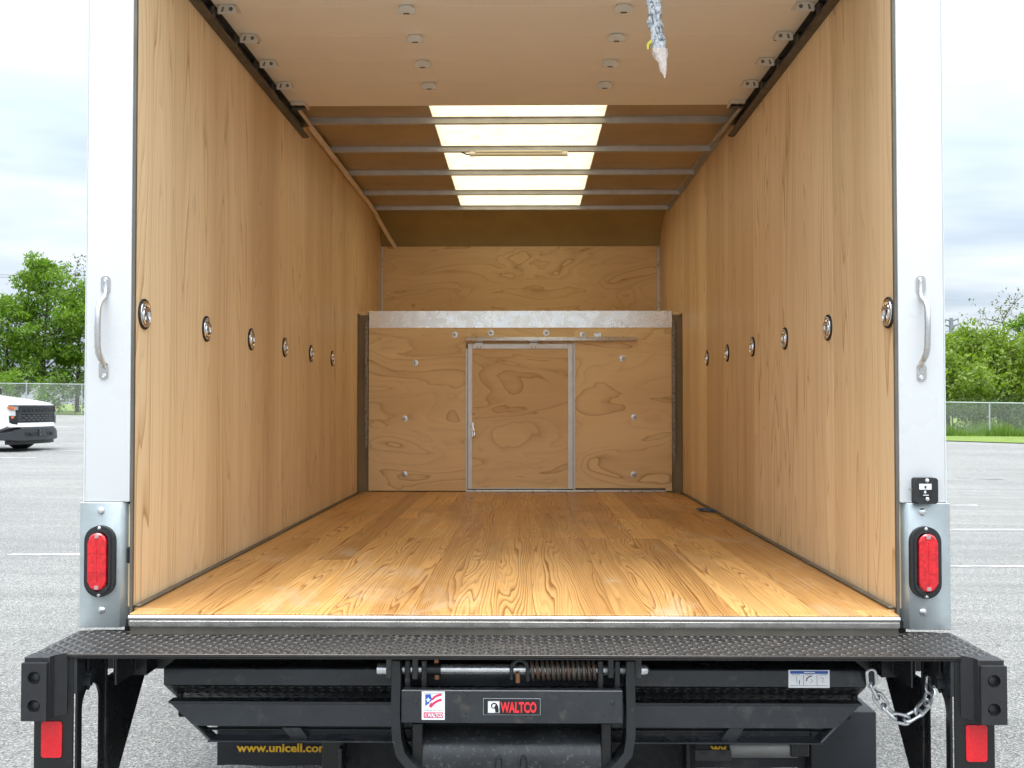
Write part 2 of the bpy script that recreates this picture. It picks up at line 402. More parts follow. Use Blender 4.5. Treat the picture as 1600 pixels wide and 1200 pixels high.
class MB:
    def __init__(self):
        self.b = bmesh.new()

    def _xf(self, verts, mat):
        if mat is not None:
            bmesh.ops.transform(self.b, matrix=mat, verts=verts)

    def box(self, x0, x1, y0, y1, z0, z1, bev=0.0, mat=None, seg=1):
        x0, x1 = min(x0, x1), max(x0, x1)
        y0, y1 = min(y0, y1), max(y0, y1)
        z0, z1 = min(z0, z1), max(z0, z1)
        r = bmesh.ops.create_cube(self.b, size=1.0)
        vs = r['verts']
        for v in vs:
            v.co = Vector(((x0 + x1) / 2 + v.co.x * (x1 - x0), (y0 + y1) / 2 + v.co.y * (y1 - y0), (z0 + z1) / 2 + v.co.z * (z1 - z0)))
        if bev:
            es = list({e for v in vs for e in v.link_edges})
            r = bmesh.ops.bevel(self.b, geom=es, offset=bev, segments=seg, affect='EDGES', profile=0.5)
            vs = list({v for f in r['faces'] for v in f.verts} | {v for v in vs if v.is_valid})
        self._xf(vs, mat)
        return self

    def prism(self, pts, axis, a, b, bev=0.0, mat=None):
        """closed 2-D outline pts extruded along axis from a to b; pts are the two other coordinates in x, y, z order"""
        def mk(p, c):
            if axis == 'x':
                return Vector((c, p[0], p[1]))
            if axis == 'y':
                return Vector((p[0], c, p[1]))
            return Vector((p[0], p[1], c))
        va = [self.b.verts.new(mk(p, a)) for p in pts]
        vb = [self.b.verts.new(mk(p, b)) for p in pts]
        fs = [self.b.faces.new(va), self.b.faces.new(list(reversed(vb)))]
        n = len(pts)
        for i in range(n):
            fs.append(self.b.faces.new((va[i], vb[i], vb[(i + 1) % n], va[(i + 1) % n])))
        vs = va + vb
        if bev:
            es = list({e for v in vs for e in v.link_edges})
            r = bmesh.ops.bevel(self.b, geom=es, offset=bev, segments=1, affect='EDGES')
            vs = list({v for f in r['faces'] for v in f.verts} | {v for v in vs if v.is_valid})
        self._xf(vs, mat)
        return self

    def ring_strip(self, outer, inner, axis, a, b):
        """flat plate with a hole: outer and inner outlines with the same number of points"""
        def mk(p, c):
            if axis == 'x':
                return Vector((c, p[0], p[1]))
            if axis == 'y':
                return Vector((p[0], c, p[1]))
            return Vector((p[0], p[1], c))
        n = len(outer)
        V = [[self.b.verts.new(mk(p, c)) for p in ps] for ps in (outer, inner) for c in (a, b)]
        oa, ob, ia, ib = V
        for i in range(n):
            j = (i + 1) % n
            self.b.faces.new((oa[i], oa[j], ia[j], ia[i]))
            self.b.faces.new((ob[j], ob[i], ib[i], ib[j]))
            self.b.faces.new((oa[j], oa[i], ob[i], ob[j]))
            self.b.faces.new((ia[i], ia[j], ib[j], ib[i]))
        return self

    def cyl(self, p0, p1, r0, r1=None, seg=16, caps=True):
        return self.tube([p0, p1], [r0, r0 if r1 is None else r1], seg, caps)

    def tube(self, path, r, seg=10, caps=True, closed=False, flat=None):
        path = [Vector(p) for p in path]
        n = len(path)
        rs = r if isinstance(r, (list, tuple)) else [r] * n
        rings = []
        prev = None
        for i, p in enumerate(path):
            if closed:
                d = path[(i + 1) % n] - path[i - 1]
            else:
                d = path[min(i + 1, n - 1)] - path[max(i - 1, 0)]
            d.normalize()
            if prev is None:
                u = d.orthogonal().normalized()
            else:
                u = (prev - d * prev.dot(d)).normalized()
            prev = u
            w_ = d.cross(u)
            rings.append([self.b.verts.new(p + (u * cos(2 * pi * k / seg) + w_ * sin(2 * pi * k / seg)) * rs[i]) for k in range(seg)])
        m_ = n if closed else n - 1
        for i in range(m_):
            A, B = rings[i], rings[(i + 1) % n]
            sh = 0
            if closed and i == n - 1:
                sh = min(range(seg), key=lambda s: (A[0].co - B[s].co).length)
            for k in range(seg):
                self.b.faces.new((A[k], A[(k + 1) % seg], B[(k + 1 + sh) % seg], B[(k + sh) % seg]))
        if caps and not closed:
            self.b.faces.new(list(reversed(rings[0])))
            self.b.faces.new(rings[-1])
        return self

    def lathe(self, prof, o, axis, seg=24):
        """profile of (radius, height) turned about axis through o"""
        o = Vector(o)
        a = Vector(axis).normalized()
        u = a.orthogonal().normalized()
        w_ = a.cross(u)
        rings = []
        for r, h in prof:
            if r < 1e-6:
                rings.append([self.b.verts.new(o + a * h)])
            else:
                rings.append([self.b.verts.new(o + a * h + (u * cos(2 * pi * k / seg) + w_ * sin(2 * pi * k / seg)) * r) for k in range(seg)])
        for A, B in zip(rings, rings[1:]):
            for k in range(seg):
                j = (k + 1) % seg
                if len(A) == 1 and len(B) == 1:
                    continue
                if len(A) == 1:
                    self.b.faces.new((A[0], B[j], B[k]))
                elif len(B) == 1:
                    self.b.faces.new((A[k], A[j], B[0]))
                else:
                    self.b.faces.new((A[k], A[j], B[j], B[k]))
        return self

    def sheet(self, grid, closed_u=False):
        """grid[i][j] of points -> quads"""
        V = [[self.b.verts.new(Vector(p)) for p in row] for row in grid]
        for i in range(len(V) - 1):
            for j in range(len(V[0]) - 1):
                self.b.faces.new((V[i][j], V[i + 1][j], V[i + 1][j + 1], V[i][j + 1]))
        return self

    def quad(self, a, b, c, d):
        self.b.faces.new([self.b.verts.new(Vector(p)) for p in (a, b, c, d)])
        return self

    def poly(self, pts):
        self.b.faces.new([self.b.verts.new(Vector(p)) for p in pts])
        return self


def finish(name, me, mat, parent, center, smooth=True, angle=35):
    o = bpy.data.objects.new(name, me)
    COL.objects.link(o)
    me.materials.append(MATS[mat])
    if smooth:
        me.polygons.foreach_set('use_smooth', [True] * len(me.polygons))
        me.set_sharp_from_angle(angle=radians(angle))
    if parent is not None:
        o.parent = parent
        o.location = center - OFF[parent.name]
    else:
        o.location = center
    OFF[o.name] = center
    return o


def obj(name, mb, mat, parent=None, smooth=True, origin=None, fixn=True, angle=35):
    bm = mb.b
    if fixn:
        bmesh.ops.recalc_face_normals(bm, faces=bm.faces)
    co = [v.co for v in bm.verts]
    if origin is None:
        c = Vector([(min(p[i] for p in co) + max(p[i] for p in co)) / 2 for i in range(3)])
    else:
        c = Vector(origin)
    for v in bm.verts:
        v.co -= c
    me = bpy.data.meshes.new(name)
    bm.to_mesh(me)
    bm.free()
    return finish(name, me, mat, parent, c, smooth, angle)


def copy_at(o, center, parent, rot=None):
    """another object with the same mesh"""
    c = o.copy()
    COL.objects.link(c)
    c.parent = parent
    center = Vector(center)
    c.location = center - (OFF[parent.name] if parent is not None else Vector())
    if rot is not None:
        c.rotation_euler = rot
    OFF[c.name] = center
    return c


def empty(name, loc, parent=None):
    o = bpy.data.objects.new(name, None)
    COL.objects.link(o)
    loc = Vector(loc)
    o.location = loc - (OFF[parent.name] if parent is not None else Vector())
    o.parent = parent
    o.empty_display_size = 0.2
    OFF[o.name] = loc
    return o


def tag(o, label, cat=None, group=None, kind=None):
    if label:
        o['label'] = label
    if cat:
        o['category'] = cat
    if group:
        o['group'] = group
    if kind:
        o['kind'] = kind
    return o


def text(name, body, mat, parent, center, width, height, depth=0.0012, bold=0.0, rot=(pi / 2, 0, 0), space=1.0):
    """flat lettering fitted to width x height, standing in the x-z plane unless rot says otherwise"""
    cu = bpy.data.curves.new(name, 'FONT')
    cu.body = body
    cu.align_x = 'CENTER'
    cu.align_y = 'CENTER'
    cu.extrude = 0.5
    cu.offset = bold
    cu.space_character = space
    cu.resolution_u = 3
    o = bpy.data.objects.new(name + '_curve', cu)
    COL.objects.link(o)
    bpy.context.view_layer.update()
    dg = bpy.context.evaluated_depsgraph_get()
    me = bpy.data.meshes.new_from_object(o.evaluated_get(dg))
    bpy.data.objects.remove(o)
    bpy.data.curves.remove(cu)
    xs = [v.co.x for v in me.vertices]
    ys = [v.co.y for v in me.vertices]
    sx, sy = width / (max(xs) - min(xs)), height / (max(ys) - min(ys))
    mx_, my_ = (max(xs) + min(xs)) / 2, (max(ys) + min(ys)) / 2
    for v in me.vertices:
        v.co = Vector(((v.co.x - mx_) * sx, (v.co.y - my_) * sy, v.co.z * depth))
    me.name = name
    me.materials.clear()
    o = finish(name, me, mat, parent, Vector(center), smooth=False)
    o.rotation_euler = rot
    return o


def rrect(x0, x1, z0, z1, r, n=5):
    pts = []
    for cx_, cz_, a0 in ((x1 - r, z1 - r, 0), (x0 + r, z1 - r, 90), (x0 + r, z0 + r, 180), (x1 - r, z0 + r, 270)):
        for k in range(n + 1):
            a = radians(a0 + 90 * k / n)
            pts.append((cx_ + r * cos(a), cz_ + r * sin(a)))
    return pts


# ------------------------------------------------------------------ the ground
GA, GB = -0.01372, 0.00789


def soft(v, lim):
    return lim * math.tanh(v / lim)


def GZ(x, y):
    return -0.78 + GA * soft(x, 90) + GB * soft(y, 140)


def gnum(lo, hi, near):
    v = {0.0}
    s, x = near, 0.0
    while x < hi:
        x += s
        s *= 1.18
        v.add(round(min(x, hi), 3))
    s, x = near, 0.0
    while x > lo:
        x -= s
        s *= 1.18
        v.add(round(max(x, lo), 3))
    return sorted(v)


xs, ys = gnum(-1500, 1500, 2.0), gnum(-600, 2500, 2.0)
tag(obj('ground', MB().sheet([[(x, y, GZ(x, y)) for y in ys] for x in xs]), 'asphalt', origin=(0, 0, 0)),
    'pale speckled asphalt of the parking lot', kind='structure')


def gstrip(name, pts, mat, lift, label, kind='structure'):
    """ribbon on the ground between pairs of points"""
    mb = MB()
    mb.sheet([[(a[0], a[1], GZ(*a) + lift), (b_[0], b_[1], GZ(*b_) + lift)] for a, b_ in pts])
    return tag(obj(name, mb, mat), label, kind=kind)


def ground_at(u, v):
    """where the view ray of photograph pixel (u, v) meets the ground"""
    d = FW * F + RT * (u - 800) + UP * (600 - v)
    s = 0.001
    lo, hi = 0.0005, 0.2
    for _ in range(60):
        mid = (lo + hi) / 2
        p = CAM + d * mid
        if p.z > GZ(p.x, p.y):
            lo = mid
        else:
            hi = mid
    return CAM + d * lo


def park_line(u0, u1, v, wd=0.10, slope=0.0, lab=''):
    a, b_ = ground_at(u0, v), ground_at(u1, v + slope)
    n = 8
    pts = []
    for i in range(n + 1):
        p = a.lerp(b_, i / n)
        pts.append(((p.x, p.y - wd / 2), (p.x, p.y + wd / 2)))
    gstrip('parking_line', pts, 'line_paint', 0.004, lab)


park_line(14, 210, 867, lab='white parking line nearest the left corner post')
park_line(-60, 56, 715, lab='white parking line in front of the white pickup')
park_line(62, 200, 704, lab='white parking line beside the pickup front tyre')
park_line(96, 200, 693, 0.09, lab='thin white parking line right of the pickup bumper')
park_line(92, 200, 675, 0.08, lab='faint white parking line behind the pickup bumper')
park_line(90, 200, 667, 0.08, lab='farthest faint white parking line by the left fence')
park_line(1440, 1527, 789.5, lab='short white parking line right of the switch box')
park_line(1440, 1680, 828, lab='long white parking line right of the galvanised corner plate')
park_line(1440, 1680, 885, 0.07, lab='faint worn parking line beside the right tail lamp')

# lawn beyond the right-hand edge of the lot
edge = [ground_at(u, v) for u, v in ((1040, 676), (1180, 680), (1300, 684), (1380, 686.5), (1475, 689.5), (1600, 693.5), (1750, 698))]
far = [(e.x * 3.2, e.y * 3.2) for e in edge]
mb = MB()
rows = []
for e, f_ in zip(edge, far):
    rows.append([(e.x + (f_[0] - e.x) * k / 14, e.y + (f_[1] - e.y) * k / 14, GZ(e.x + (f_[0] - e.x) * k / 14, e.y + (f_[1] - e.y) * k / 14) + 0.03) for k in range(15)])
mb.sheet(rows)
tag(obj('lawn', mb, 'lawn'), 'mown yellow green grass strip between the lot and the right fence', kind='structure')
# rough ground under the trees on the left
edge2 = [ground_at(u, v) for u, v in ((-420, 642), (-200, 644.5), (0, 646.5), (135, 648.5), (260, 650.5), (420, 653), (560, 656))]
mb = MB()
rows = []
for e in edge2:
    rows.append([(e.x * (1 + k * 0.25), e.y * (1 + k * 0.25), GZ(e.x * (1 + k * 0.25), e.y * (1 + k * 0.25)) + 0.03) for k in range(8)])
mb.sheet(rows)
tag(obj('verge', mb, 'lawn'), 'rough grass verge behind the left fence', kind='structure')
mc = ground_at(1527, 747)
mb = MB().lathe([(0, 0.012), (0.36, 0.012), (0.37, 0.0), (0.45, 0.006), (0.46, 0.0)], (mc.x, mc.y, GZ(mc.x, mc.y)), (0, 0, 1), 32)
tag(obj('manhole_cover', mb, 'iron_cover'), 'round dark manhole cover flush in the asphalt on the right', 'manhole cover')

# ------------------------------------------------------------------ the box truck
HW = 1.107          # half the inner width
HO = 1.252          # half the outer width
ZC = 2.085          # ceiling
YN = 5.06           # front wall of the attic
ZA = 1.245          # attic floor
YB = 4.07           # bulkhead face
YW = 3.95           # end of the lower side walls
ZP = -0.060         # step plate
TRUCK = tag(empty('box_truck', (0, 1.6, -0.78)), 'white box truck seen from behind, plywood-lined cargo box standing open', 'truck')


def part(name, mb, mat, parent=TRUCK, label=None, **kw):
    o = obj(name, mb, mat, parent, **kw)
    if label:
        o['label'] = label
    return o


# cargo floor: separate pine boards on a dark subfloor
FLOOR = part('cargo_floor', MB().box(-1.2, 1.2, 0.012, 4.12, -0.05, -0.0305), 'undercoat', label='honey coloured pine cargo floor')
nb = 19
bw = (2 * HW - 0.012) / nb
random.seed(11)
for i in range(nb):
    x0 = -HW + 0.006 + i * bw
    cuts = [-0.058 if abs(x0 + bw / 2) < 1.0 else 0.014]
    opts = [[1.60, 2.79], [1.60, 2.79], [1.61, 3.3], [0.95, 2.79], [1.6, 2.4]]
    for c in opts[random.randrange(5)]:
        cuts.append(c + random.uniform(-0.004, 0.004))
    cuts.append(YB - 0.002)
    for a, b_ in zip(cuts, cuts[1:]):
        dz = random.uniform(-0.0008, 0.0008)
        part('floor_board', MB().box(x0 + 0.0001, x0 + bw - 0.0001, a + 0.0003, b_ - 0.0003, -0.029, dz, 0.0007), 'floor_pine', FLOOR)

for s in (-1, 1):
    part('floor_board', MB().box(s * (HW - 0.006 - bw + 0.0002), s * 1.0855, -0.058, 0.0135, -0.029, 0, 0.0007), 'floor_pine', FLOOR)
# dusty wood edging where floor meets wall
for s in (-1, 1):
    part('floor_edging', MB().box(s * (HW - 0.004), s * (HW - 0.022), 0.02, YW, 0.0012, 0.010, 0.003), 'jamb_metal', FLOOR, label='thin dark seal along the foot of the side wall')

# side walls
for s, nm in ((-1, 'left'), (1, 'right')):
    mb = MB()
    mb.box(s * (HW + 0.02), s * (HO - 0.01), 0.105, YW, -0.05, 2.13)
    W = part('side_wall', mb, 'white_skin', label=f'{nm} side wall of the cargo box, lined with plywood')
    part('attic_side', MB().box(s * (HW + 0.02), s * (HO - 0.01), YW + 0.003, YN + 0.06, ZA, 2.13), 'white_skin', W)
    seams = [0.017, 0.60, 1.82, 3.04, YW]
    for a, b_ in zip(seams, seams[1:]):
        part('plywood_panel', MB().box(s * HW, s * (HW + 0.018), a + 0.0006, b_ - 0.0006, 0.004, 2.075, 0.0008), 'wall_fir', W)
    part('plywood_panel', MB().box(s * HW, s * (HW + 0.018), YW + 0.0006, YN + 0.01, ZA - 0.02, 2.075, 0.0008), 'wall_fir', W)
    # recessed rope rings
    for k in range(6):
        y = CAM.y + F * (HW - s * CAM.x) * (1.669 + 0.328 * k) * 1e-3 * (1.0 if s < 0 else 1.005)
        z = CAM.z + 0.278 + 0.002 * k
        if s > 0:
            y = CAM.y + 2.986 + 0.592 * k
        if k == 0:
            o = Vector((s * HW, y, z))
            ax = (-s, 0, 0)
            R = part('tie_down_ring', MB().lathe([(0.046, 0), (0.0465, 0.004), (0.0445, 0.0065), (0.0415, 0.007), (0.0405, 0.006)], o, ax, 32), 'black_rubber', W)
            R['label'] = 'recessed rope ring nearest the opening'
            dish = part('dish', MB().lathe([(0.0405, 0.006), (0.0395, 0.0085), (0.036, 0.0085), (0.033, 0.004), (0.023, 0.0018), (0, 0.001)], o, ax, 32), 'chrome', R)
            ring = part('ring', MB().tube([o + Vector((-s * 0.008, 0.024 * cos(a) * (1 if sin(a) < 0 else 0.95), 0.026 * sin(a) - 0.002)) for a in [2 * pi * j / 24 for j in range(24)]], 0.0042, 8, closed=True), 'chrome', R)
            bar = part('hinge_bar', MB().box(o.x - s * 0.004, o.x - s * 0.012, o.y - 0.03, o.y + 0.03, o.z + 0.008, o.z + 0.017, 0.002), 'stainless', R)
            screw = part('screw', MB().lathe([(0.006, 0.004), (0.005, 0.008), (0, 0.009)], (o.x, o.y, o.z + 0.0255), ax, 12), 'zinc', R)
            first = (R, (dish, ring, bar, screw), o)
        else:
            o = Vector((s * HW, y, z))
            R2 = copy_at(first[0], OFF[first[0].name] + o - first[2], W)
            if 'label' in R2:
                del R2['label']
            for q in first[1]:
                copy_at(q, OFF[q.name] + o - first[2], R2)

# corner posts with galvanised feet
for s, nm in ((-1, 'left'), (1, 'right')):
    P_ = part('corner_post', MB().box(s * 1.112, s * 1.243, 0.0, 0.104, 0.3095, 2.35, 0.005, seg=2), 'white_paint', label=f'white {nm} corner post of the door opening')
    part('corner_bead', MB().box(s * 1.2435, s * 1.2485, 0.004, 0.030, 0.3095, 2.35, 0.0015), 'white_skin', P_)
    part('door_jamb', MB().box(s * (HW - 0.004), s * 1.1115, 0.003, 0.016, -0.028, 2.2, 0.001), 'jamb_metal', P_)
    pts = [(s * 1.254, 0.06), (s * 1.254, -0.004), (s * 1.136, -0.004), (s * 1.1105, 0.030), (s * 1.1105, 0.060)]
    G = part('corner_plate', MB().prism(pts, 'z', -0.052, 0.309, 0.0015), 'galvanised', P_, label='galvanised steel foot of the corner post')
    for u, v in (((158, 798), (159, 953)) if s < 0 else ((1441, 800), (1442, 956))):
        p = at(u, v, -0.004)
        part('carriage_bolt', MB().lathe([(0.011, 0.0), (0.0105, 0.002), (0.0075, 0.005), (0.003, 0.0065), (0, 0.0068)], p, (0, -1, 0), 20), 'zinc', P_)
    # tail lamp
    c = at(158.8, 876, -0.004) if s < 0 else at(1443.5, 878, -0.004)
    def stad(rx, rz, n=12):
        h = rz - rx
        q = []
        for k in range(n + 1):
            a = pi * k / n
            q.append((c.x + rx * cos(a), c.z + h + rx * sin(a)))
        for k in range(n + 1):
            a = pi + pi * k / n
            q.append((c.x + rx * cos(a), c.z - h + rx * sin(a)))
        return q
    T = part('tail_lamp', MB().ring_strip(stad(0.0435, 0.1025), stad(0.031, 0.089), 'y', -0.022, -0.0045), 'black_rubber', label=f'red oval tail lamp in a black rubber rim on the {nm} post')
    part('inner_rim', MB().ring_strip(stad(0.0345, 0.093), stad(0.0285, 0.086), 'y', -0.026, -0.021), 'black_rubber', T)
    dx = -0.006 if s < 0 else 0.006
    cc = c.copy()
    c = cc + Vector((dx * 0.6, 0, 0))
    part('lens', MB().prism(stad(0.0265, 0.083), 'y', -0.031, -0.006, 0.004), 'red_lens', T)
    for kz in (-0.028, 0.028):
        part('lens_divider', MB().box(c.x - 0.024, c.x + 0.024, -0.0322, -0.0305, c.z + kz - 0.001, c.z + kz + 0.001), 'red_reflector', T)
    part('lens_divider', MB().box(c.x - 0.001, c.x + 0.001, -0.0322, -0.0305, c.z - 0.06, c.z + 0.06), 'red_reflector', T)
    for kz in (-0.073, 0.073):
        part('lens_tab', MB().box(c.x - 0.006, c.x + 0.006, -0.0325, -0.0305, c.z + kz - 0.005, c.z + kz + 0.005, 0.0006), 'clear_lens', T)
    for kz in (-0.0955, 0.0955):
        part('lamp_screw', MB().lathe([(0.006, 0), (0.0055, 0.002), (0.003, 0.0045), (0, 0.005)], (cc.x, -0.022, cc.z + kz), (0, -1, 0), 14), 'zinc', T)
    # grab handle
    if s < 0:
        pts = [(166, 440), (165, 458), (163, 465), (157, 472), (153.5, 482), (152.5, 510), (152.5, 540), (154, 552), (158, 562), (161.5, 567), (162, 575)]
        pads = [(165.5, 445, 10, 13.5), (162.2, 579, 10, 13.5)]
        scr = [(165, 437), (164.5, 450), (163, 573), (162.5, 587)]
    else:
        pts = [(1437.5, 440), (1438, 458), (1440, 465), (1446, 472), (1449, 482), (1449.5, 510), (1449, 540), (1447.5, 552), (1443, 562), (1440, 567), (1439, 575)]
        pads = [(1438.2, 445, 10, 13.5), (1439.6, 582, 10, 13.5)]
        scr = [(1438, 437), (1438, 452), (1439, 575), (1439.5, 590)]
    ys_ = [-0.003, -0.004, -0.010, -0.024, -0.034, -0.036, -0.036, -0.034, -0.024, -0.010, -0.004]
    path = []
    for (u, v), y in zip(pts, ys_):
        path.append(at(u, v, y))
    H = part('grab_handle', MB().tube(path, [0.006, 0.0065, 0.0075, 0.0085, 0.0088, 0.0088, 0.0088, 0.0088, 0.0085, 0.0075, 0.006], 14), 'stainless', P_)
    for u, v, hw_, hh in pads:
        a, b_ = at(u - hw_ * 0.72, v + hh, 0), at(u + hw_ * 0.72, v - hh, 0)
        part('handle_plate', MB().prism(rrect(a.x, b_.x, a.z, b_.z, 0.010), 'y', -0.0045, -0.0005), 'stainless', P_)
    for u, v in scr:
        part('handle_screw', MB().lathe([(0.0062, 0), (0.006, 0.002), (0.004, 0.0042), (0.0015, 0.0034), (0, 0.003)], at(u, v, -0.0045), (0, -1, 0), 14), 'zinc', P_)
# lift switch on the right post
a, b_ = at(1425, 786, -0.004), at(1460, 746, -0.004)
SW = part('lift_switch', MB().prism(rrect(a.x, b_.x, a.z, b_.z, 0.007), 'y', -0.030, 0.001, 0.002), 'black_rubber', label='black lift switch box on the right post')
a, b_ = at(1436.5, 765, -0.031), at(1455.5, 756, -0.031)
part('switch_sticker', MB().box(a.x, b_.x, -0.0312, -0.0302, a.z, b_.z), 'white_print', SW)
a, b_ = at(1437.5, 775.5, -0.031), at(1456, 765.5, -0.031)
part('switch_sticker', MB().box(a.x, b_.x, -0.0311, -0.0302, a.z, b_.z), 'black_print', SW)
p = at(1446, 761, -0.031)
q = 0.0042
part('up_arrow', MB().prism([(p.x - q * .55, p.z - q), (p.x + q * .55, p.z - q), (p.x + q * .55, p.z), (p.x + q, p.z), (p.x, p.z + q), (p.x - q, p.z), (p.x - q * .55, p.z)], 'y', -0.0320, -0.0312), 'black_print', SW)
p = at(1445.5, 769, -0.031)
part('down_arrow', MB().prism([(p.x - q * .55, p.z + q), (p.x + q * .55, p.z + q), (p.x + q * .55, p.z), (p.x + q, p.z), (p.x, p.z - q), (p.x - q, p.z), (p.x - q * .55, p.z)], 'y', -0.0320, -0.0311), 'white_print', SW)
part('sticker_bar', MB().box(p.x - 0.006, p.x + 0.010, -0.0320, -0.0311, p.z - 0.0095, p.z - 0.0075), 'white_print', SW)
for u, v in ((1448.5, 751), (1449, 780)):
    part('switch_screw', MB().lathe([(0.006, 0), (0.0055, 0.002), (0.003, 0.004), (0, 0.0043)], at(u, v, -0.030), (0, -1, 0), 14), 'zinc', SW)
p = at(1425, 765, -0.015)
part('toggle', MB().cyl(p, p + Vector((-0.010, 0, 0.001)), 0.002, 0.0035, 10), 'zinc', SW)
# catches on the left jamb
for u, v, hh in ((205.5, 777, 0.018), (203.5, 866, 0.024)):
    p = at(u, v, 0.03)
    part('door_catch', MB().box(p.x - 0.008, p.x + 0.006, 0.012, 0.05, p.z - hh, p.z + hh, 0.004), 'black_rubber', label='small black door catch on the left jamb')
part('door_header', MB().box(-1.119, 1.119, 0.0, 0.10, 2.13, 2.35, 0.004), 'white_paint', label='white header above the door opening')

# threshold
TH = part('threshold', MB().box(-1.084, 1.084, -0.062, 0.011, -0.038, -0.031, 0.001), 'sill_metal', label='bright metal threshold at the edge of the floor')
mb = MB()
mb.tube([(-1.086, -0.060, -0.0120), (1.086, -0.060, -0.0120)], 0.0090, 16)
part('rounded_nosing', mb, 'sill_metal', TH)
part('sill_gap_shade', MB().box(-1.083, 1.083, -0.0600, -0.0560, -0.0590, -0.0385), 'jamb_metal', TH)  # added strip: its brown colour stands in for the shaded gap under the sill
part('sill_face', MB().box(-1.085, 1.085, -0.0675, -0.0645, -0.034, -0.019, 0.001), 'sill_metal', TH)

# roof, skylight and ribs
YR = 4.62
mb = MB()
CE = part('ceiling', MB().box(-HW - 0.02, -0.4435, 0.12, YR, ZC, ZC + 0.02), 'brown_liner', label='brown glass fibre roof lining with a pale skylight strip')
part('roof_panel', MB().box(0.4465, HW + 0.02, 0.12, YR, ZC, ZC + 0.02), 'brown_liner', CE)
part('skylight', MB().box(-0.443, 0.446, 0.12, YR - 0.03, ZC + 0.003, ZC + 0.006), 'skylight_sheet', CE, label='pale translucent skylight strip along the roof')
part('roof_panel', MB().box(-0.443, 0.446, YR - 0.029, YR, ZC, ZC + 0.02), 'brown_liner', CE)
for x0, x1 in ((-HO + 0.012, -0.46), (0.463, HO - 0.012)):
    part('roof_skin', MB().box(x0, x1, 0.106, YN + 0.08, 2.132, 2.15), 'white_skin', CE)
part('roof_skin', MB().box(-0.459, 0.462, YR, YN + 0.08, 2.132, 2.15), 'white_skin', CE)
for k, y in enumerate((0.54, 1.12, 1.70, 2.29, 2.87, 3.45, 4.05, 4.585)):
    prof = [(-0.034, 0.0), (-0.034, -0.003), (-0.016, -0.004), (-0.013, -0.030), (0.013, -0.030), (0.016, -0.004), (0.034, -0.003), (0.034, 0.0)]
    mb = MB().prism([(y + a, ZC - 0.0005 + b_) for a, b_ in prof], 'x', -HW + 0.004, HW - 0.004)
    part('roof_rib', mb, 'rib_metal', CE)
# front nose of the roof, curving down to the attic wall
prof = []
for k in range(13):
    a = pi / 2 * k / 12
    prof.append((YR + 0.001 + (YN - YR + 0.02) * sin(a) ** 1.15, 1.80 + (ZC - 1.80) * cos(a) ** 0.9))
mb = MB()
mb.sheet([[(-HW - 0.018, y, z) for y, z in prof], [(-0.35, y, z + 0.002) for y, z in prof], [(0.35, y, z + 0.002) for y, z in prof], [(HW + 0.018, y, z) for y, z in prof]])
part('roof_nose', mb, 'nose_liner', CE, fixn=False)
# roof trim: wooden strip on the left, steel angle on the right
mb = MB()
mb.tube([(-1.088, 0.8, 2.052), (-1.088, 4.56, 2.052), (-1.086, 4.70, 2.03), (-1.02, 4.97, 1.90), (-0.985, 5.035, 1.845)], 0.0165, 8)
part('trim_strip', mb, 'trim_wood', CE, label='round wooden trim strip under the left roof edge')
part('corner_angle', MB().prism([(HW - 0.001, ZC - 0.001), (HW - 0.03, ZC - 0.001), (HW - 0.03, ZC - 0.005), (HW - 0.006, ZC - 0.005), (HW - 0.006, ZC - 0.045), (HW - 0.001, ZC - 0.045)], 'y', 1.9, 4.6), 'rib_metal', CE, label='thin steel angle along the right roof edge')
mb = MB().tube([(HW - 0.035, 1.9, 2.02), (HW - 0.035, 2.6, 2.045)], 0.010, 8)
part('track_brace', mb, 'rib_metal', CE)
# tube lamp on the second bare rib
a, b_ = at(735, 240, 2.835), at(886, 240, 2.835)
LA = part('tube_lamp', MB().tube([(a.x, 2.845, 2.036), (b_.x, 2.845, 2.036)], 0.012, 14), 'tube_beige', label='unlit white tube lamp fixed along a roof rib')
part('lamp_top', MB().box(a.x + 0.03, b_.x - 0.03, 2.828, 2.862, 2.045, 2.0535, 0.002), 'lamp_white', LA)
for x in (a.x + 0.012, b_.x - 0.012):
    part('end_cap', MB().tube([(x - 0.016, 2.845, 2.037), (x + 0.016, 2.845, 2.037)], 0.0145, 14), 'lamp_white', LA)
mb = MB().tube([(a.x, 2.845, 2.037), (a.x - 0.02, 2.84, 2.033), (a.x - 0.035, 2.838, 2.040), (a.x - 0.05, 2.84, 2.045)], 0.004, 6)
part('lamp_wire', mb, 'black_rubber', LA)

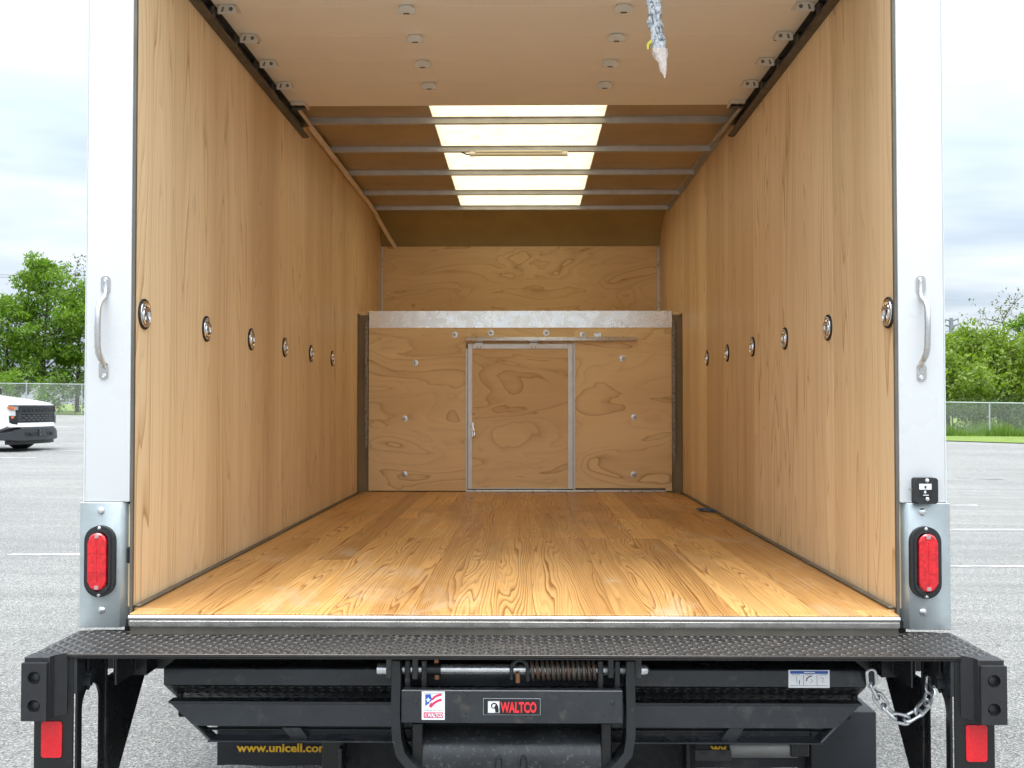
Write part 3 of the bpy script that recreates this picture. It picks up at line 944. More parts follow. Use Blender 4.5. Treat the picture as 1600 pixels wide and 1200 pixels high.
# roll-up door parked under the roof
ZD = 2.025
yj = [0.10, 0.385, 0.67, 0.955, 1.245, 1.53, 1.872]
DR = part('roll_up_door', MB().box(-1.076, 1.076, yj[0] + 0.0004, yj[1] - 0.0004, ZD, ZD + 0.018, 0.0008), 'door_sheet', label='tan overhead door rolled up under the roof')
for a, b_ in zip(yj[1:], yj[2:]):
    part('door_panel', MB().box(-1.076, 1.076, a + 0.0003, b_ - 0.0003, ZD, ZD + 0.018, 0.0005), 'door_sheet', DR)
for s in (-1, 1):
    T_ = part('door_track', MB().prism([(s * HW, 1.968), (s * (HW - 0.020), 1.966), (s * (HW - 0.034), 1.972), (s * (HW - 0.034), 1.976), (s * (HW - 0.020), 1.970), (s * (HW - 0.003), 1.972), (s * (HW - 0.003), 2.026), (s * (HW - 0.034), 2.026), (s * (HW - 0.034), 2.030), (s * HW, 2.030)], 'y', 0.12, 2.23), 'track_metal', DR, label='dark steel roller track')
    for k, y in enumerate((0.67, 0.955, 1.245, 1.53)):
        hx = s * 1.062
        pl = [(hx, ZD - 0.036), (hx, ZD - 0.014), (hx - s * 0.010, ZD - 0.002), (hx - s * 0.048, ZD - 0.002), (hx - s * 0.064, ZD - 0.012), (hx - s * 0.070, ZD - 0.034), (hx - s * 0.056, ZD - 0.038)]
        part('roller_hinge', MB().prism(pl, 'y', y - 0.030, y - 0.025, 0.001), 'hinge_tan', DR)
        part('hinge_plate', MB().box(hx - s * 0.006, hx - s * 0.064, y - 0.0248, y + 0.045, ZD - 0.005, ZD - 0.0012, 0.001), 'hinge_tan', DR)
        part('hinge_hole', MB().lathe([(0.0075, 0), (0.0075, 0.0008), (0, 0.0008)], (hx - s * 0.048, y - 0.030, ZD - 0.019), (0, -1, 0), 12), 'jamb_metal', DR)
        part('hinge_hole', MB().prism([(hx - s * 0.012, ZD - 0.028), (hx - s * 0.020, ZD - 0.030), (hx - s * 0.024, ZD - 0.012), (hx - s * 0.018, ZD - 0.011)], 'y', y - 0.0312, y - 0.0302), 'jamb_metal', DR)
        part('roller', MB().tube([(s * 1.058, y - 0.022, 2.0), (s * 1.075, y - 0.022, 2.0), (s * 1.078, y - 0.022, 2.0), (s * 1.092, y - 0.022, 2.0)], [0.005, 0.005, 0.020, 0.020], 14), 'track_metal', DR)
        if k == 1:
            for e, g in ((0.030, 0.052), (0.044, 0.066)):
                part('hinge_screw', MB().lathe([(0.007, 0), (0.006, 0.003), (0, 0.004)], (hx - s * e, y + g, ZD), (0, 0, -1), 10), 'jamb_metal', DR)
    # top bracket
    hx = s * 1.066
    y = 1.835
    BK = part('top_bracket', MB().box(hx, hx - s * 0.060, y - 0.045, y + 0.035, ZD - 0.004, ZD - 0.0012), 'track_metal', DR)
    part('bracket_frame', MB().box(hx, hx - s * 0.062, y - 0.050, y - 0.044, ZD - 0.020, ZD - 0.0012), 'hinge_tan', DR)
    part('bracket_frame', MB().box(hx - s * 0.062, hx - s * 0.068, y - 0.050, y + 0.040, ZD - 0.018, ZD - 0.0012), 'hinge_tan', DR)
    part('bracket_bolt', MB().lathe([(0.011, 0), (0.010, 0.006), (0, 0.007)], (hx - s * 0.03, y - 0.008, ZD - 0.004), (0, 0, -1), 6), 'zinc', DR)
    part('bracket_roller', MB().tube([(hx - s * 0.055, y + 0.025, ZD - 0.014), (hx + s * 0.010, y + 0.025, ZD - 0.014)], 0.009, 10), 'track_metal', DR)
    # centre hinges
    for k, y in enumerate((0.67, 0.955, 1.245, 1.53)):
        cx_ = s * 0.389
        o1 = [(cx_ - 0.032, ZD - 0.034), (cx_ - 0.012, ZD - 0.034), (cx_ - 0.012, ZD - 0.027), (cx_ + 0.012, ZD - 0.027), (cx_ + 0.012, ZD - 0.034), (cx_ + 0.032, ZD - 0.034),
              (cx_ + 0.034, ZD - 0.016), (cx_ + 0.012, ZD - 0.002), (cx_ - 0.014, ZD - 0.002), (cx_ - 0.034, ZD - 0.016)]
        part('leaf_hinge', MB().prism(o1, 'y', y - 0.016, y - 0.010, 0.0012), 'hinge_tan', DR)
        part('hinge_leaf', MB().box(cx_ - 0.026, cx_ + 0.026, y - 0.0098, y + 0.040, ZD - 0.005, ZD - 0.001, 0.001), 'hinge_tan', DR)
        part('hinge_slot', MB().box(cx_ - 0.011, cx_ + 0.011, y - 0.0097, y - 0.004, ZD - 0.032, ZD - 0.006), 'jamb_metal', DR)
        if k == 1:
            for e in (0.022, 0.036):
                part('hinge_screw', MB().box(cx_ - 0.006 + e * 0.2, cx_ + 0.010 + e * 0.2, y + e, y + e + 0.005, ZD - 0.003, ZD - 0.0005), 'jamb_metal', DR)

# bulkhead towards the cab
mb = MB().box(-HO + 0.02, HO - 0.02, YB + 0.03, YB + 0.06, -0.05, ZA)
BH = part('bulkhead', mb, 'gap_liner', label='plywood bulkhead between cargo box and cab')
part('attic_floor', MB().box(-HW, HW, YB + 0.02, YN, ZA - 0.02, ZA - 0.001), 'bulkhead_fir', BH)
dx0, dx1 = AX(728, YB), AX(898, YB)
zdt, zdb = AZ(537, YB), AZ(765, YB)
zh0 = AZ(512, YB)
part('plywood_panel', MB().box(-1.047, dx0 + 0.002, YB, YB + 0.018, 0.006, zh0 + 0.002, 0.001), 'bulkhead_fir', BH)
part('plywood_panel', MB().box(dx1 - 0.002, 1.050, YB, YB + 0.018, 0.006, zh0 + 0.002, 0.001), 'bulkhead_fir', BH)
part('plywood_panel', MB().box(dx0 + 0.003, dx1 - 0.003, YB, YB + 0.018, zdt - 0.005, zh0 + 0.002, 0.001), 'bulkhead_fir', BH)
part('flashing', MB().prism([(YB - 0.003, zh0), (YB - 0.003, ZA + 0.006), (YB + 0.05, ZA + 0.006), (YB + 0.05, ZA + 0.003), (YB - 0.0008, ZA + 0.003), (YB - 0.0008, zh0)], 'x', -1.045, 1.052), 'flashing', BH, label='bright galvanised flashing along the attic edge')
for s in (-1, 1):
    part('seal_strip', MB().box(s * 1.052, s * 1.075, YB + 0.004, YB + 0.030, 0.3 if s < 0 else 0.2, ZA - 0.06), 'foil_seal', BH)
    part('gap_side', MB().box(s * (HW + 0.019), s * 1.20, YW + 0.004, YB + 0.03, -0.03, ZA - 0.025), 'gap_liner', BH)
AT = part('attic_wall', MB().box(-HW - 0.018, HW + 0.018, YN + 0.02, YN + 0.05, ZA, 2.12), 'white_skin', label='plywood front wall of the attic over the cab')
a, b_ = AX(598, YN), AX(1027, YN)
part('plywood_panel', MB().box(a, b_, YN, YN + 0.015, ZA + 0.001, 1.858, 0.001), 'bulkhead_fir', AT)
for x0, x1 in ((-HW + 0.003, a - 0.001), (b_ + 0.001, HW - 0.003)):
    part('edge_angle', MB().box(x0, x1, YN - 0.003, YN + 0.012, ZA + 0.001, 1.858), 'aluminium', AT)
# washers
for u, v in ((710.5, 523), (767, 520), (853.5, 520), (911, 523), (648.5, 567), (973, 560), (632, 654), (991, 652), (632, 741), (990.5, 741)):
    p = at(u, v, YB)
    W_ = part('washer', MB().lathe([(0.0225, 0), (0.0215, 0.003), (0.011, 0.004), (0.008, 0.002)], p, (0, -1, 0), 20), 'zinc', BH)
    part('bolt', MB().lathe([(0.010, 0.002), (0.009, 0.006), (0.004, 0.008), (0, 0.008)], p, (0, -1, 0), 6), 'stainless', BH)
p = at(934, 523.5, YB)
part('small_bracket', MB().box(p.x - 0.024, p.x + 0.024, YB - 0.004, YB, p.z - 0.014, p.z + 0.014, 0.001), 'zinc', BH)

# sliding door to the cab
yd = YB - 0.014
DO = part('cab_door', MB().box(dx0 + 0.036, dx1 - 0.042, yd, YB + 0.01, zdb + 0.012, zdt - 0.036), 'bulkhead_fir', label='plywood door to the cab in an aluminium frame')
part('door_stile', MB().box(dx0 + 0.014, dx0 + 0.045, yd - 0.006, YB, zdb + 0.006, zdt - 0.002, 0.0015), 'door_rail', DO)
part('door_stile', MB().box(dx1 - 0.048, dx1 - 0.014, yd - 0.006, YB, zdb + 0.006, zdt - 0.002, 0.0015), 'door_rail', DO)
part('door_rail', MB().box(dx0 + 0.046, dx1 - 0.049, yd - 0.0055, YB, zdt - 0.036, zdt - 0.002, 0.0015), 'door_rail', DO)
part('door_rail', MB().box(dx0 + 0.046, dx1 - 0.049, yd - 0.0055, YB, zdb + 0.006, zdb + 0.013, 0.001), 'door_rail', DO)
part('door_casing', MB().box(dx0 - 0.002, dx0 + 0.011, YB - 0.010, YB - 0.0005, zdb, zdt - 0.035, 0.001), 'door_rail', DO)
part('door_casing', MB().box(dx1 - 0.011, dx1 + 0.003, YB - 0.010, YB - 0.0005, zdb, zdt + 0.004, 0.001), 'door_rail', DO)
part('top_track', MB().box(AX(727.5, YB), AX(994, YB), YB - 0.040, YB - 0.001, AZ(533.5, YB), AZ(527, YB), 0.004, seg=2), 'aluminium', DO, label='long aluminium top track of the sliding door')
part('bottom_track', MB().box(AX(728, YB), AX(1040, YB), YB - 0.034, YB - 0.008, 0.002, 0.014, 0.002), 'aluminium', DO, label='aluminium floor track of the sliding door')
part('track_slot', MB().box(AX(729, YB), AX(1039, YB), YB - 0.0075, YB - 0.0005, 0.002, 0.026), 'jamb_metal', DO)
for u in (748.5, 834):
    x = AX(u, YB)
    part('hanger', MB().box(x - 0.026, x + 0.026, yd - 0.011, yd - 0.0065, zdt - 0.034, zdt + 0.020, 0.001), 'door_rail', DO)
    part('hanger_slot', MB().box(x - 0.024, x + 0.024, yd - 0.013, yd - 0.0112, zdt + 0.004, zdt + 0.010), 'jamb_metal', DO)
    for e in (-0.012, 0.012):
        part('hanger_screw', MB().lathe([(0.004, 0), (0.003, 0.003), (0, 0.003)], (x + e, yd - 0.011, zdt - 0.024), (0, -1, 0), 8), 'jamb_metal', DO)
p = at(739, 676, yd - 0.008)
LT = part('latch', MB().box(p.x - 0.012, p.x + 0.010, yd - 0.016, yd - 0.0065, p.z - 0.04, p.z + 0.07, 0.003), 'zinc', DO, label='small zinc latch on the cab door')
part('latch_lever', MB().tube([(p.x + 0.004, yd - 0.022, p.z + 0.025), (p.x + 0.012, yd - 0.030, p.z + 0.010), (p.x + 0.010, yd - 0.032, p.z - 0.020), (p.x + 0.002, yd - 0.024, p.z - 0.032)], 0.009, 10), 'chrome', DO)

# ------------------------------------------------------------------ rear step and lift gate
YE = -0.282
pw = HO + 0.0
ST = part('rear_step', MB().box(-pw, pw, YE, -0.0055, ZP - 0.008, ZP, 0.001), 'plate_black', label='black diamond plate step across the rear')
mb = MB()
random.seed(3)
nx, ny = 112, 13
for i in range(nx):
    for j in range(ny):
        x = -pw + 0.016 + i * (2 * pw - 0.032) / (nx - 1)
        y = YE + 0.012 + j * (0.265 - 0.02) / (ny - 1)
        if y > -0.024 or (abs(x) > 1.11 and y > -0.018):
            continue
        an = radians(28) if (i + j) % 2 else radians(-28)
        l, wd = 0.0115, 0.0034
        ca, sa = cos(an), sin(an)
        z = ZP
        def pt(a, c, h):
            return (x + a * ca - c * sa, y + a * sa + c * ca, z + h)
        base = [pt(-l, 0, 0.0), pt(0, -wd, 0.0), pt(l, 0, 0.0), pt(0, wd, 0.0)]
        top = [pt(-l * .7, 0, 0.0020), pt(0, -wd * .45, 0.0024), pt(l * .7, 0, 0.0020), pt(0, wd * .45, 0.0024)]
        vb = [mb.b.verts.new(q) for q in base]
        vt = [mb.b.verts.new(q) for q in top]
        mb.b.faces.new(vt)
        for k in range(4):
            mb.b.faces.new((vb[k], vb[(k + 1) % 4], vt[(k + 1) % 4], vt[k]))
o = part('raised_tread', mb, 'plate_black', ST, smooth=False)
o['kind'] = 'stuff'
part('step_lip', MB().box(-pw, pw, YE - 0.0, YE + 0.006, ZP - 0.012, ZP - 0.0085), 'black_paint', ST)
# frame under the step
part('rear_crossbeam', MB().box(-1.235, 1.235, 0.0, 0.05, -0.172, ZP - 0.009, 0.004), 'black_paint', ST, label='black crossbeam under the step')
for s in (-1, 1):
    part('beam_tab', MB().box(s * 0.985, s * 0.999, -0.05, -0.001, -0.12, ZP - 0.010, 0.001), 'grey_black_paint', ST)

for s, nm in ((-1, 'left'), (1, 'right')):
    m_ = (lambda u: u) if s < 0 else None
    xo, xi = s * 1.249, s * 1.147
    BP = part('bumper_post', MB().box(xo, xi, YE + 0.004, YE + 0.012, -0.62, ZP - 0.013, 0.001), 'black_paint', label=f'black steel bumper post under the {nm} end of the step')
    part('post_flange', MB().box(xi - s * 0.0005, xi - s * 0.010, YE + 0.004, YE + 0.055, -0.165, ZP - 0.013, 0.001), 'grey_black_paint', BP)
    # dock bumper: rubber block with two bolt holes
    bx0, bx1 = s * 1.252, s * 1.187
    z0, z1 = -0.217, -0.070
    yf = YE - 0.060
    xm, hw_ = (bx0 + bx1) / 2, abs(bx1 - bx0) / 2
    DB = part('dock_bumper', MB().prism([(bx0, YE + 0.003), (bx0, YE - 0.045), (bx1, YE - 0.045), (bx1 - s * 0.002, YE - 0.02), (s * 1.160, YE + 0.003)], 'z', z0, z1 + 0.012, 0.0015), 'black_rubber', BP, label='black rubber dock bumper with two bolt holes')
    # front slab pierced by two holes
    for za, zb, zh in ((z0, (z0 + z1) / 2, z0 + 0.0375), ((z0 + z1) / 2, z1, z1 - 0.0375)):
        n = 24
        outer, inner = [], []
        for k in range(n):
            a = 2 * pi * (k + 0.5) / n
            dx_, dz_ = cos(a), sin(a)
            tx = min(hw_ / max(abs(dx_), 1e-6), ((zb if dz_ > 0 else za) - zh) / dz_ if abs(dz_) > 1e-6 else 9)
            outer.append((xm + dx_ * tx, zh + dz_ * tx))
            inner.append((xm + 0.0165 * dx_, zh + 0.0165 * dz_))
        # snap corners
        for cxn, czn in ((xm - hw_, za), (xm + hw_, za), (xm - hw_, zb), (xm + hw_, zb)):
            kk = min(range(n), key=lambda k: (outer[k][0] - cxn) ** 2 + (outer[k][1] - czn) ** 2)
            outer[kk] = (cxn, czn)
        part('bumper_face', MB().ring_strip(outer, inner, 'y', yf, YE - 0.0455), 'black_rubber', BP)
        part('bumper_bolt', MB().lathe([(0.010, 0), (0.010, 0.003), (0.007, 0.004), (0, 0.004)], (xm, YE - 0.0455, zh), (0, -1, 0), 6), 'scuffed_steel', BP)
    # reflector
    xa, xb = s * 1.228, s * 1.174
    part('reflector', MB().prism(rrect(min(xa, xb), max(xa, xb), -0.330, -0.236, 0.008), 'y', YE + 0.0005, YE + 0.0038), 'red_reflector', BP, label='red reflector on the bumper post')
    # side plate with a long slot, then the raking brace
    n = 28
    xs_ = s * 1.1435
    slot_o, slot_i = [], []
    yc, zc_ = YE + 0.095, -0.305
    for k in range(n):
        a = 2 * pi * (k + 0.5) / n
        dy_, dz_ = cos(a), sin(a)
        tt = min(0.085 / max(abs(dy_), 1e-6), (0.235 if dz_ > 0 else 0.31) / max(abs(dz_), 1e-6))
        slot_o.append((yc + dy_ * tt, zc_ + dz_ * tt))
        rx, hz = 0.058, 0.085
        slot_i.append((yc + rx * dy_, zc_ + rx * dz_ + (hz if dz_ > 0 else -hz)))
    for cyn, czn in ((yc - 0.085, zc_ + 0.235), (yc + 0.085, zc_ + 0.235), (yc - 0.085, zc_ - 0.31), (yc + 0.085, zc_ - 0.31)):
        kk = min(range(n), key=lambda k: (slot_o[k][0] - cyn) ** 2 + (slot_o[k][1] - czn) ** 2)
        slot_o[kk] = (cyn, czn)
    part('slotted_plate', MB().ring_strip(slot_o, slot_i, 'x', xs_, xs_ - s * 0.006), 'black_paint', BP)
    part('rear_stiffener', MB().box(s * 1.134, s * 1.150, YE + 0.181, YE + 0.195, -0.62, -0.09, 0.001), 'grey_black_paint', BP)
    br = [(YE + 0.197, -0.174), (0.26, -0.174), (YE + 0.197, -0.56)]
    part('raking_brace', MB().prism(br, 'x', s * 1.138, s * 1.146), 'black_paint', BP, label='triangular black brace behind the bumper post')
    # small bracket, bolts and gusset near the top
    part('gusset', MB().prism([(YE + 0.058, -0.085), (YE + 0.16, -0.085), (YE + 0.058, -0.17)], 'x', s * 1.128, s * 1.134), 'grey_black_paint', BP)
    part('corner_filler', MB().box(s * 1.03, s * 1.127, -0.07, -0.002, -0.171, ZP - 0.011, 0.002), 'black_paint', BP)
    part('hanger_plate', MB().box(s * 1.06, s * 1.064, YE + 0.07, YE + 0.20, -0.16, ZP - 0.010), 'grey_black_paint', BP)
    for e, zz in ((0.0, -0.145), (0.012, -0.128)):
        part('hex_bolt', MB().tube([(s * 1.1427, YE + 0.05 + e, zz), (s * 1.118, YE + 0.05 + e, zz)], 0.0125, 6), 'grey_black_paint', BP)

LG = empty('liftgate', (0, -0.1, -0.3), TRUCK)
LG['label'] = 'black folded lift gate stowed under the rear step'
# upper folded platform
yp = -0.15
xl, xr = AX(259, yp), AX(1350, yp)
zt, zb = AZ(1045, yp), AZ(1072.5, yp)
part('platform_channel', MB().prism([(yp, zb), (yp, zt - 0.004), (yp + 0.004, zt), (yp + 0.12, zt + 0.002), (yp + 0.12, zb)], 'x', xl, xr, 0.0015), 'grey_black_paint', LG)
mb = MB()
g0, g1 = (yp + 0.001, zb - 0.001), (0.02, -0.279)
mb.prism([(g0[0], g0[1]), (g1[0], g1[1]), (g1[0] + 0.01, g1[1] + 0.004), (g0[0] + 0.02, g0[1])], 'x', xl + 0.002, xr - 0.002)
DK = part('platform_deck', mb, 'black_paint', LG)
mb = MB()
dv = Vector((0, g1[0] - g0[0], g1[1] - g0[1]))
nl = dv.length
dv.normalize()
nn = Vector((0, dv.z, -dv.y))
if nn.y > 0:
    nn = -nn
for i in range(70):
    for j in range(7):
        c_ = Vector((xl + 0.02 + i * (xr - xl - 0.04) / 69, g0[0], g0[1])) + dv * (0.014 + j * 0.027)
        an = radians(30) if (i + j) % 2 else radians(-30)
        l, wd = 0.013, 0.0035
        def p2(a, c, h):
            return c_ + Vector((1, 0, 0)) * (a * cos(an) - c * sin(an)) + dv * (a * sin(an) + c * cos(an)) + nn * h
        vb = [mb.b.verts.new(q) for q in (p2(-l, 0, 0), p2(0, -wd, 0), p2(l, 0, 0), p2(0, wd, 0))]
        tp = mb.b.verts.new(p2(0, 0, 0.0024))
        for k in range(4):
            mb.b.faces.new((vb[k], vb[(k + 1) % 4], tp))
o = part('raised_tread', mb, 'black_paint', LG, smooth=False)
o['kind'] = 'stuff'
# lower flip-over ramp
y1, y2 = -0.10, -0.125
zr0, zr1, zr2, zr3 = AZ(1101, y1), AZ(1136, y1 - 0.012), AZ(1140, y1 + 0.0), AZ(1157, y2)
X0, X1 = AX(270, y1), AX(1340, y1)
def ramp_x(v, y):
    f_ = (v - 1101) / (1157 - 1101)
    return AX(270 + 58 * f_, y), AX(1340 - 58 * f_, y)
mb = MB()
a0 = ramp_x(1101, y1); a1 = ramp_x(1136, y1 - 0.012)
V = [mb.b.verts.new(q) for q in ((a0[0], y1, zr0), (a0[1], y1, zr0), (a1[1], y1 - 0.012, zr1), (a1[0], y1 - 0.012, zr1),
                                 (a0[0] + .004, y1 + 0.010, zr0), (a0[1] - .004, y1 + 0.010, zr0), (a1[1], y1 + 0.004, zr1), (a1[0], y1 + 0.004, zr1))]
for q in ((0, 1, 2, 3), (5, 4, 7, 6), (0, 4, 5, 1), (3, 2, 6, 7), (1, 5, 6, 2), (4, 0, 3, 7)):
    mb.b.faces.new([V[k] for k in q])
part('ramp_face', mb, 'grey_black_paint', LG)
part('ramp_edge', MB().box(a0[0] - 0.004, a0[1] + 0.004, y1 - 0.006, y1 + 0.03, zr0 + 0.0005, zr0 + 0.008, 0.001), 'grey_black_paint', LG)
b0 = ramp_x(1138, y1 + 0.03); b1 = ramp_x(1157, y2)
mb = MB()
zz1 = AZ(1157, y2)
mb.box(b1[0] + 0.02, b1[1] - 0.02, y1 + 0.028, y1 + 0.034, zz1 - 0.002, zr1 + 0.002)
part('ramp_web', mb, 'grey_black_paint', LG)
part('ramp_bead', MB().box(b0[0] + 0.03, b0[1] - 0.03, y1 + 0.012, y1 + 0.027, AZ(1145, y1), AZ(1143, y1)), 'black_paint', LG)
part('ramp_flange', MB().box(b1[0], b1[1], y2 - 0.004, y1 + 0.027, zz1 - 0.007, zz1 - 0.0025, 0.001), 'grey_black_paint', LG)
for s in (0, 1):
    A, B = a1[s], b1[s]
    mb = MB()
    d_ = 0.008 if s == 0 else -0.008
    V = [mb.b.verts.new(q) for q in ((A, y1 - 0.012, zr1 + 0.001), (A + d_, y1 - 0.012, zr1 + 0.001), (B + d_, y2, zz1 - 0.002), (B, y2, zz1 - 0.002),
                                     (A, y1 + 0.027, zr1 + 0.001), (A + d_, y1 + 0.027, zr1 + 0.001), (B + d_, y1 + 0.027, zz1 - 0.002), (B, y1 + 0.027, zz1 - 0.002))]
    for q in ((0, 1, 2, 3), (5, 4, 7, 6), (0, 4, 5, 1), (3, 2, 6, 7), (1, 5, 6, 2), (4, 0, 3, 7)):
        mb.b.faces.new([V[k] for k in q])
    part('ramp_end', mb, 'grey_black_paint', LG)
for u0, u1, u2, u3 in ((442, 470, 458, 484), (1148, 1122, 1136, 1164)):
    y = y1 - 0.004
    if u0 > u1:
        pts = [(1140, 1137), (1163, 1137), (1152, 1156), (1127, 1156)]
    else:
        pts = [(441, 1137), (469, 1137), (483, 1156), (456, 1156)]
    pp = [at(u, v, y) for u, v in pts]
    part('ramp_strap', MB().prism([(q.x, q.z) for q in pp], 'y', y, y + 0.03), 'grey_black_paint', LG)
for u in (281, 1335):
    p0, p1 = at(u, 1083, -0.07), at(u, 1100, -0.07)
    part('hinge_pin', MB().cyl(p0, p1, 0.009, seg=12), 'black_paint', LG)

# centre: shaft, spring, lugs, label channel, arms and cylinder
ys0 = -0.20
zs = AZ(1046, ys0)
ppm = F / (ys0 - CAM.y)
part('hinge_shaft', MB().tube([(AX(591, ys0), ys0, zs), (AX(1004, ys0), ys0, zs), (AX(1010, ys0), ys0, zs), (AX(1013, ys0), ys0, zs)], [0.0145, 0.0145, 0.012, 0.005], 18), 'zinc', LG)
# coil spring
xa, xb, nc = AX(828, ys0), AX(931, ys0), 13
path = []
hk = 0.0245
for k in range(nc * 16 + 1):
    a = 2 * pi * k / 16
    path.append((xa + (xb - xa) * k / (nc * 16), ys0 + hk * cos(a), zs + hk * sin(a)))
part('coil_spring', MB().tube(path, 0.0055, 7), 'rusty_spring', LG)
hx = AX(812, ys0)
path = []
for k in range(11):
    a = pi * k / 10
    path.append((hx + 0.0215 * cos(a), ys0 - 0.018, zs + 0.006 + 0.024 * sin(a)))
path = [(hx + 0.0215, ys0 - 0.018, zs - 0.026)] + path + [(hx - 0.0215, ys0 - 0.018, zs - 0.022)]
part('spring_hook', MB().tube(path, 0.0055, 8), 'scuffed_steel', LG)
p = at(809, 1059, ys0 - 0.02)
part('rusty_pin', MB().box(p.x - 0.006, p.x + 0.006, p.y - 0.006, p.y + 0.006, p.z - 0.014, p.z + 0.014, 0.002), 'copper_rust', LG)
x0, x1 = AX(668, ys0), AX(690, ys0)
part('collar', MB().tube([(x0, ys0, zs), (x1, ys0, zs)], 0.0195, 18), 'black_paint', LG)
for u, v in ((682, 1032), (683, 1058)):
    p = at(u, v, ys0 - 0.012)
    part('collar_bolt', MB().box(p.x - 0.006, p.x + 0.006, p.y - 0.005, p.y + 0.005, p.z - 0.006, p.z + 0.006, 0.001), 'copper_rust', LG)
for u0, u1, v0, v1, dy, mt in ((632, 641, 1032, 1082, 0.0, 'scuffed_steel'), (658, 667, 1032, 1082, 0.0, 'scuffed_steel'), (643.5, 653, 1027, 1062, -0.016, 'grey_black_paint'),
                               (603, 613, 1028, 1060, -0.012, 'grey_black_paint'), (934, 943, 1033, 1082, 0.0, 'scuffed_steel'), (950, 959.5, 1027, 1060, -0.016, 'grey_black_paint'),
                               (960.5, 969.5, 1033, 1082, 0.0, 'scuffed_steel'), (991.5, 1002.5, 1028, 1061, -0.012, 'grey_black_paint')):
    yy = ys0 - 0.022 + dy
    a, b_ = at(u0, v1, yy), at(u1, v0, yy)
    part('hinge_lug', MB().box(a.x, b_.x, yy, yy + 0.05, a.z, b_.z, 0.002), mt, LG)
yc = -0.262
a, b_ = at(627, 1130, yc), at(973, 1079.5, yc)
CH = part('label_channel', MB().box(a.x, b_.x, yc, yc + 0.03, a.z, b_.z, 0.002), 'grey_black_paint', LG)
def chip(name, u0, v0, u1, v1, mat, lev=1, y=yc):
    p0, p1 = at(u0, v1, y), at(u1, v0, y)
    return part(name, MB().box(p0.x, p1.x, y - 0.0006 * lev, y - 0.0006 * (lev - 1) - 0.0001, p0.z, p1.z), mat, LG)
chip('name_plate', 755, 1091.3, 844.5, 1117, 'grey_print', 1)
chip('name_plate', 755.7, 1092, 843.8, 1116.3, 'black_print', 2)
chip('emblem_frame', 762, 1095, 780.8, 1114, 'grey_print', 3)
chip('emblem_field', 763.2, 1096.2, 779.6, 1112.8, 'white_print', 4)
# ram emblem: curled horn and head
def tape(name, pts, wd, mat, lev, y=yc):
    mb = MB()
    yy0, yy1 = y - 0.0006 * lev, y - 0.0006 * (lev - 1) - 0.0001
    P2 = [at(u, v, y) for u, v in pts]
    n = len(P2)
    Lf, Rg = [], []
    for i in range(n):
        d_ = (P2[min(i + 1, n - 1)] - P2[max(i - 1, 0)]).normalized()
        pr = Vector((-d_.z, 0, d_.x)) * (wd[i] if isinstance(wd, list) else wd) / 2
        Lf.append(P2[i] + pr)
        Rg.append(P2[i] - pr)
    pts2 = [(q.x, q.z) for q in Lf] + [(q.x, q.z) for q in reversed(Rg)]
    mb.prism(pts2, 'y', yy0, yy1)
    return part(name, mb, mat, LG, smooth=False)
horn = [(771.5 + (6.2 - 0.35 * k) * cos(radians(20 + 26 * k)) * 0.85, 1103.2 - (5.6 - 0.30 * k) * sin(radians(20 + 26 * k))) for k in range(11)]
tape('ram_horn', horn, [0.0035] * 6 + [0.003, 0.0028, 0.0025, 0.002, 0.0015], 'black_print', 5)
def patch(name, pts, mat, lev, y=yc):
    P2 = [at(u, v, y) for u, v in pts]
    return part(name, MB().prism([(q.x, q.z) for q in P2], 'y', y - 0.0006 * lev, y - 0.0006 * (lev - 1) - 0.0001), mat, LG, smooth=False)
patch('ram_head', [(774.5, 1100.5), (778, 1101.5), (779, 1106), (779.2, 1112.5), (774, 1112.5), (773.5, 1107), (771.5, 1106)], 'black_print', 6)
c_ = at(810, 1105, yc)
text('name_lettering', 'WALTCO', 'red_print', LG, (c_.x, yc - 0.0022, c_.z), at(838, 0, yc).x - at(782.5, 0, yc).x, 0.0285, 0.001, bold=0.035)
# flag sticker
chip('flag_sticker', 659, 1080.3, 695, 1124.5, 'white_print', 1)
chip('sticker_border', 662, 1083, 692.5, 1083.7, 'grey_print', 2)
patch('flag_star', [(664.5, 1085), (673, 1084.5), (675, 1093.5), (670, 1099), (664.5, 1103)], 'blue_print', 2)
st = []
for k in range(10):
    r_ = 4.6 if k % 2 == 0 else 1.9
    st.append((669.2 + r_ * sin(2 * pi * k / 10) * 0.9, 1093.5 - r_ * cos(2 * pi * k / 10)))
patch('white_star', st, 'white_print', 3)
tape('flag_stripe', [(675, 1093), (679, 1089), (684, 1086.5), (690, 1084.8)], 0.0058, 'crimson_print', 2)
tape('flag_stripe', [(672, 1105), (678, 1098.5), (684, 1095), (690, 1092.8)], 0.0062, 'crimson_print', 2)
tape('flag_stripe', [(671, 1102.5), (673, 1099.5), (675, 1098)], 0.003, 'crimson_print', 3)
c_ = at(677, 1109.5, yc)
text('sticker_lettering', 'MADE IN USA', 'grey_print', LG, (c_.x, yc - 0.0012, c_.z), at(690.5, 0, yc).x - at(663.5, 0, yc).x, 0.0038, 0.0006)
chip('sticker_band', 662, 1113, 692.5, 1121.3, 'crimson_print', 2)
c_ = at(680, 1117.2, yc)
text('sticker_lettering', 'WALTCO', 'white_print', LG, (c_.x, yc - 0.0018, c_.z), at(691.5, 0, yc).x - at(668.5, 0, yc).x, 0.0105, 0.0006, bold=0.03)
tape('sticker_curl', [(667.5, 1119), (664.5, 1118.5), (663.8, 1116.5), (665, 1115), (667, 1115.3)], 0.0016, 'white_print', 3)
for u, v, r_ in ((650, 1097, 0.005), (957, 1098, 0.006)):
    part('channel_rivet', MB().lathe([(r_, 0), (r_ * 0.8, 0.002), (0, 0.003)], at(u, v, yc), (0, -1, 0), 12), 'scuffed_steel', LG)
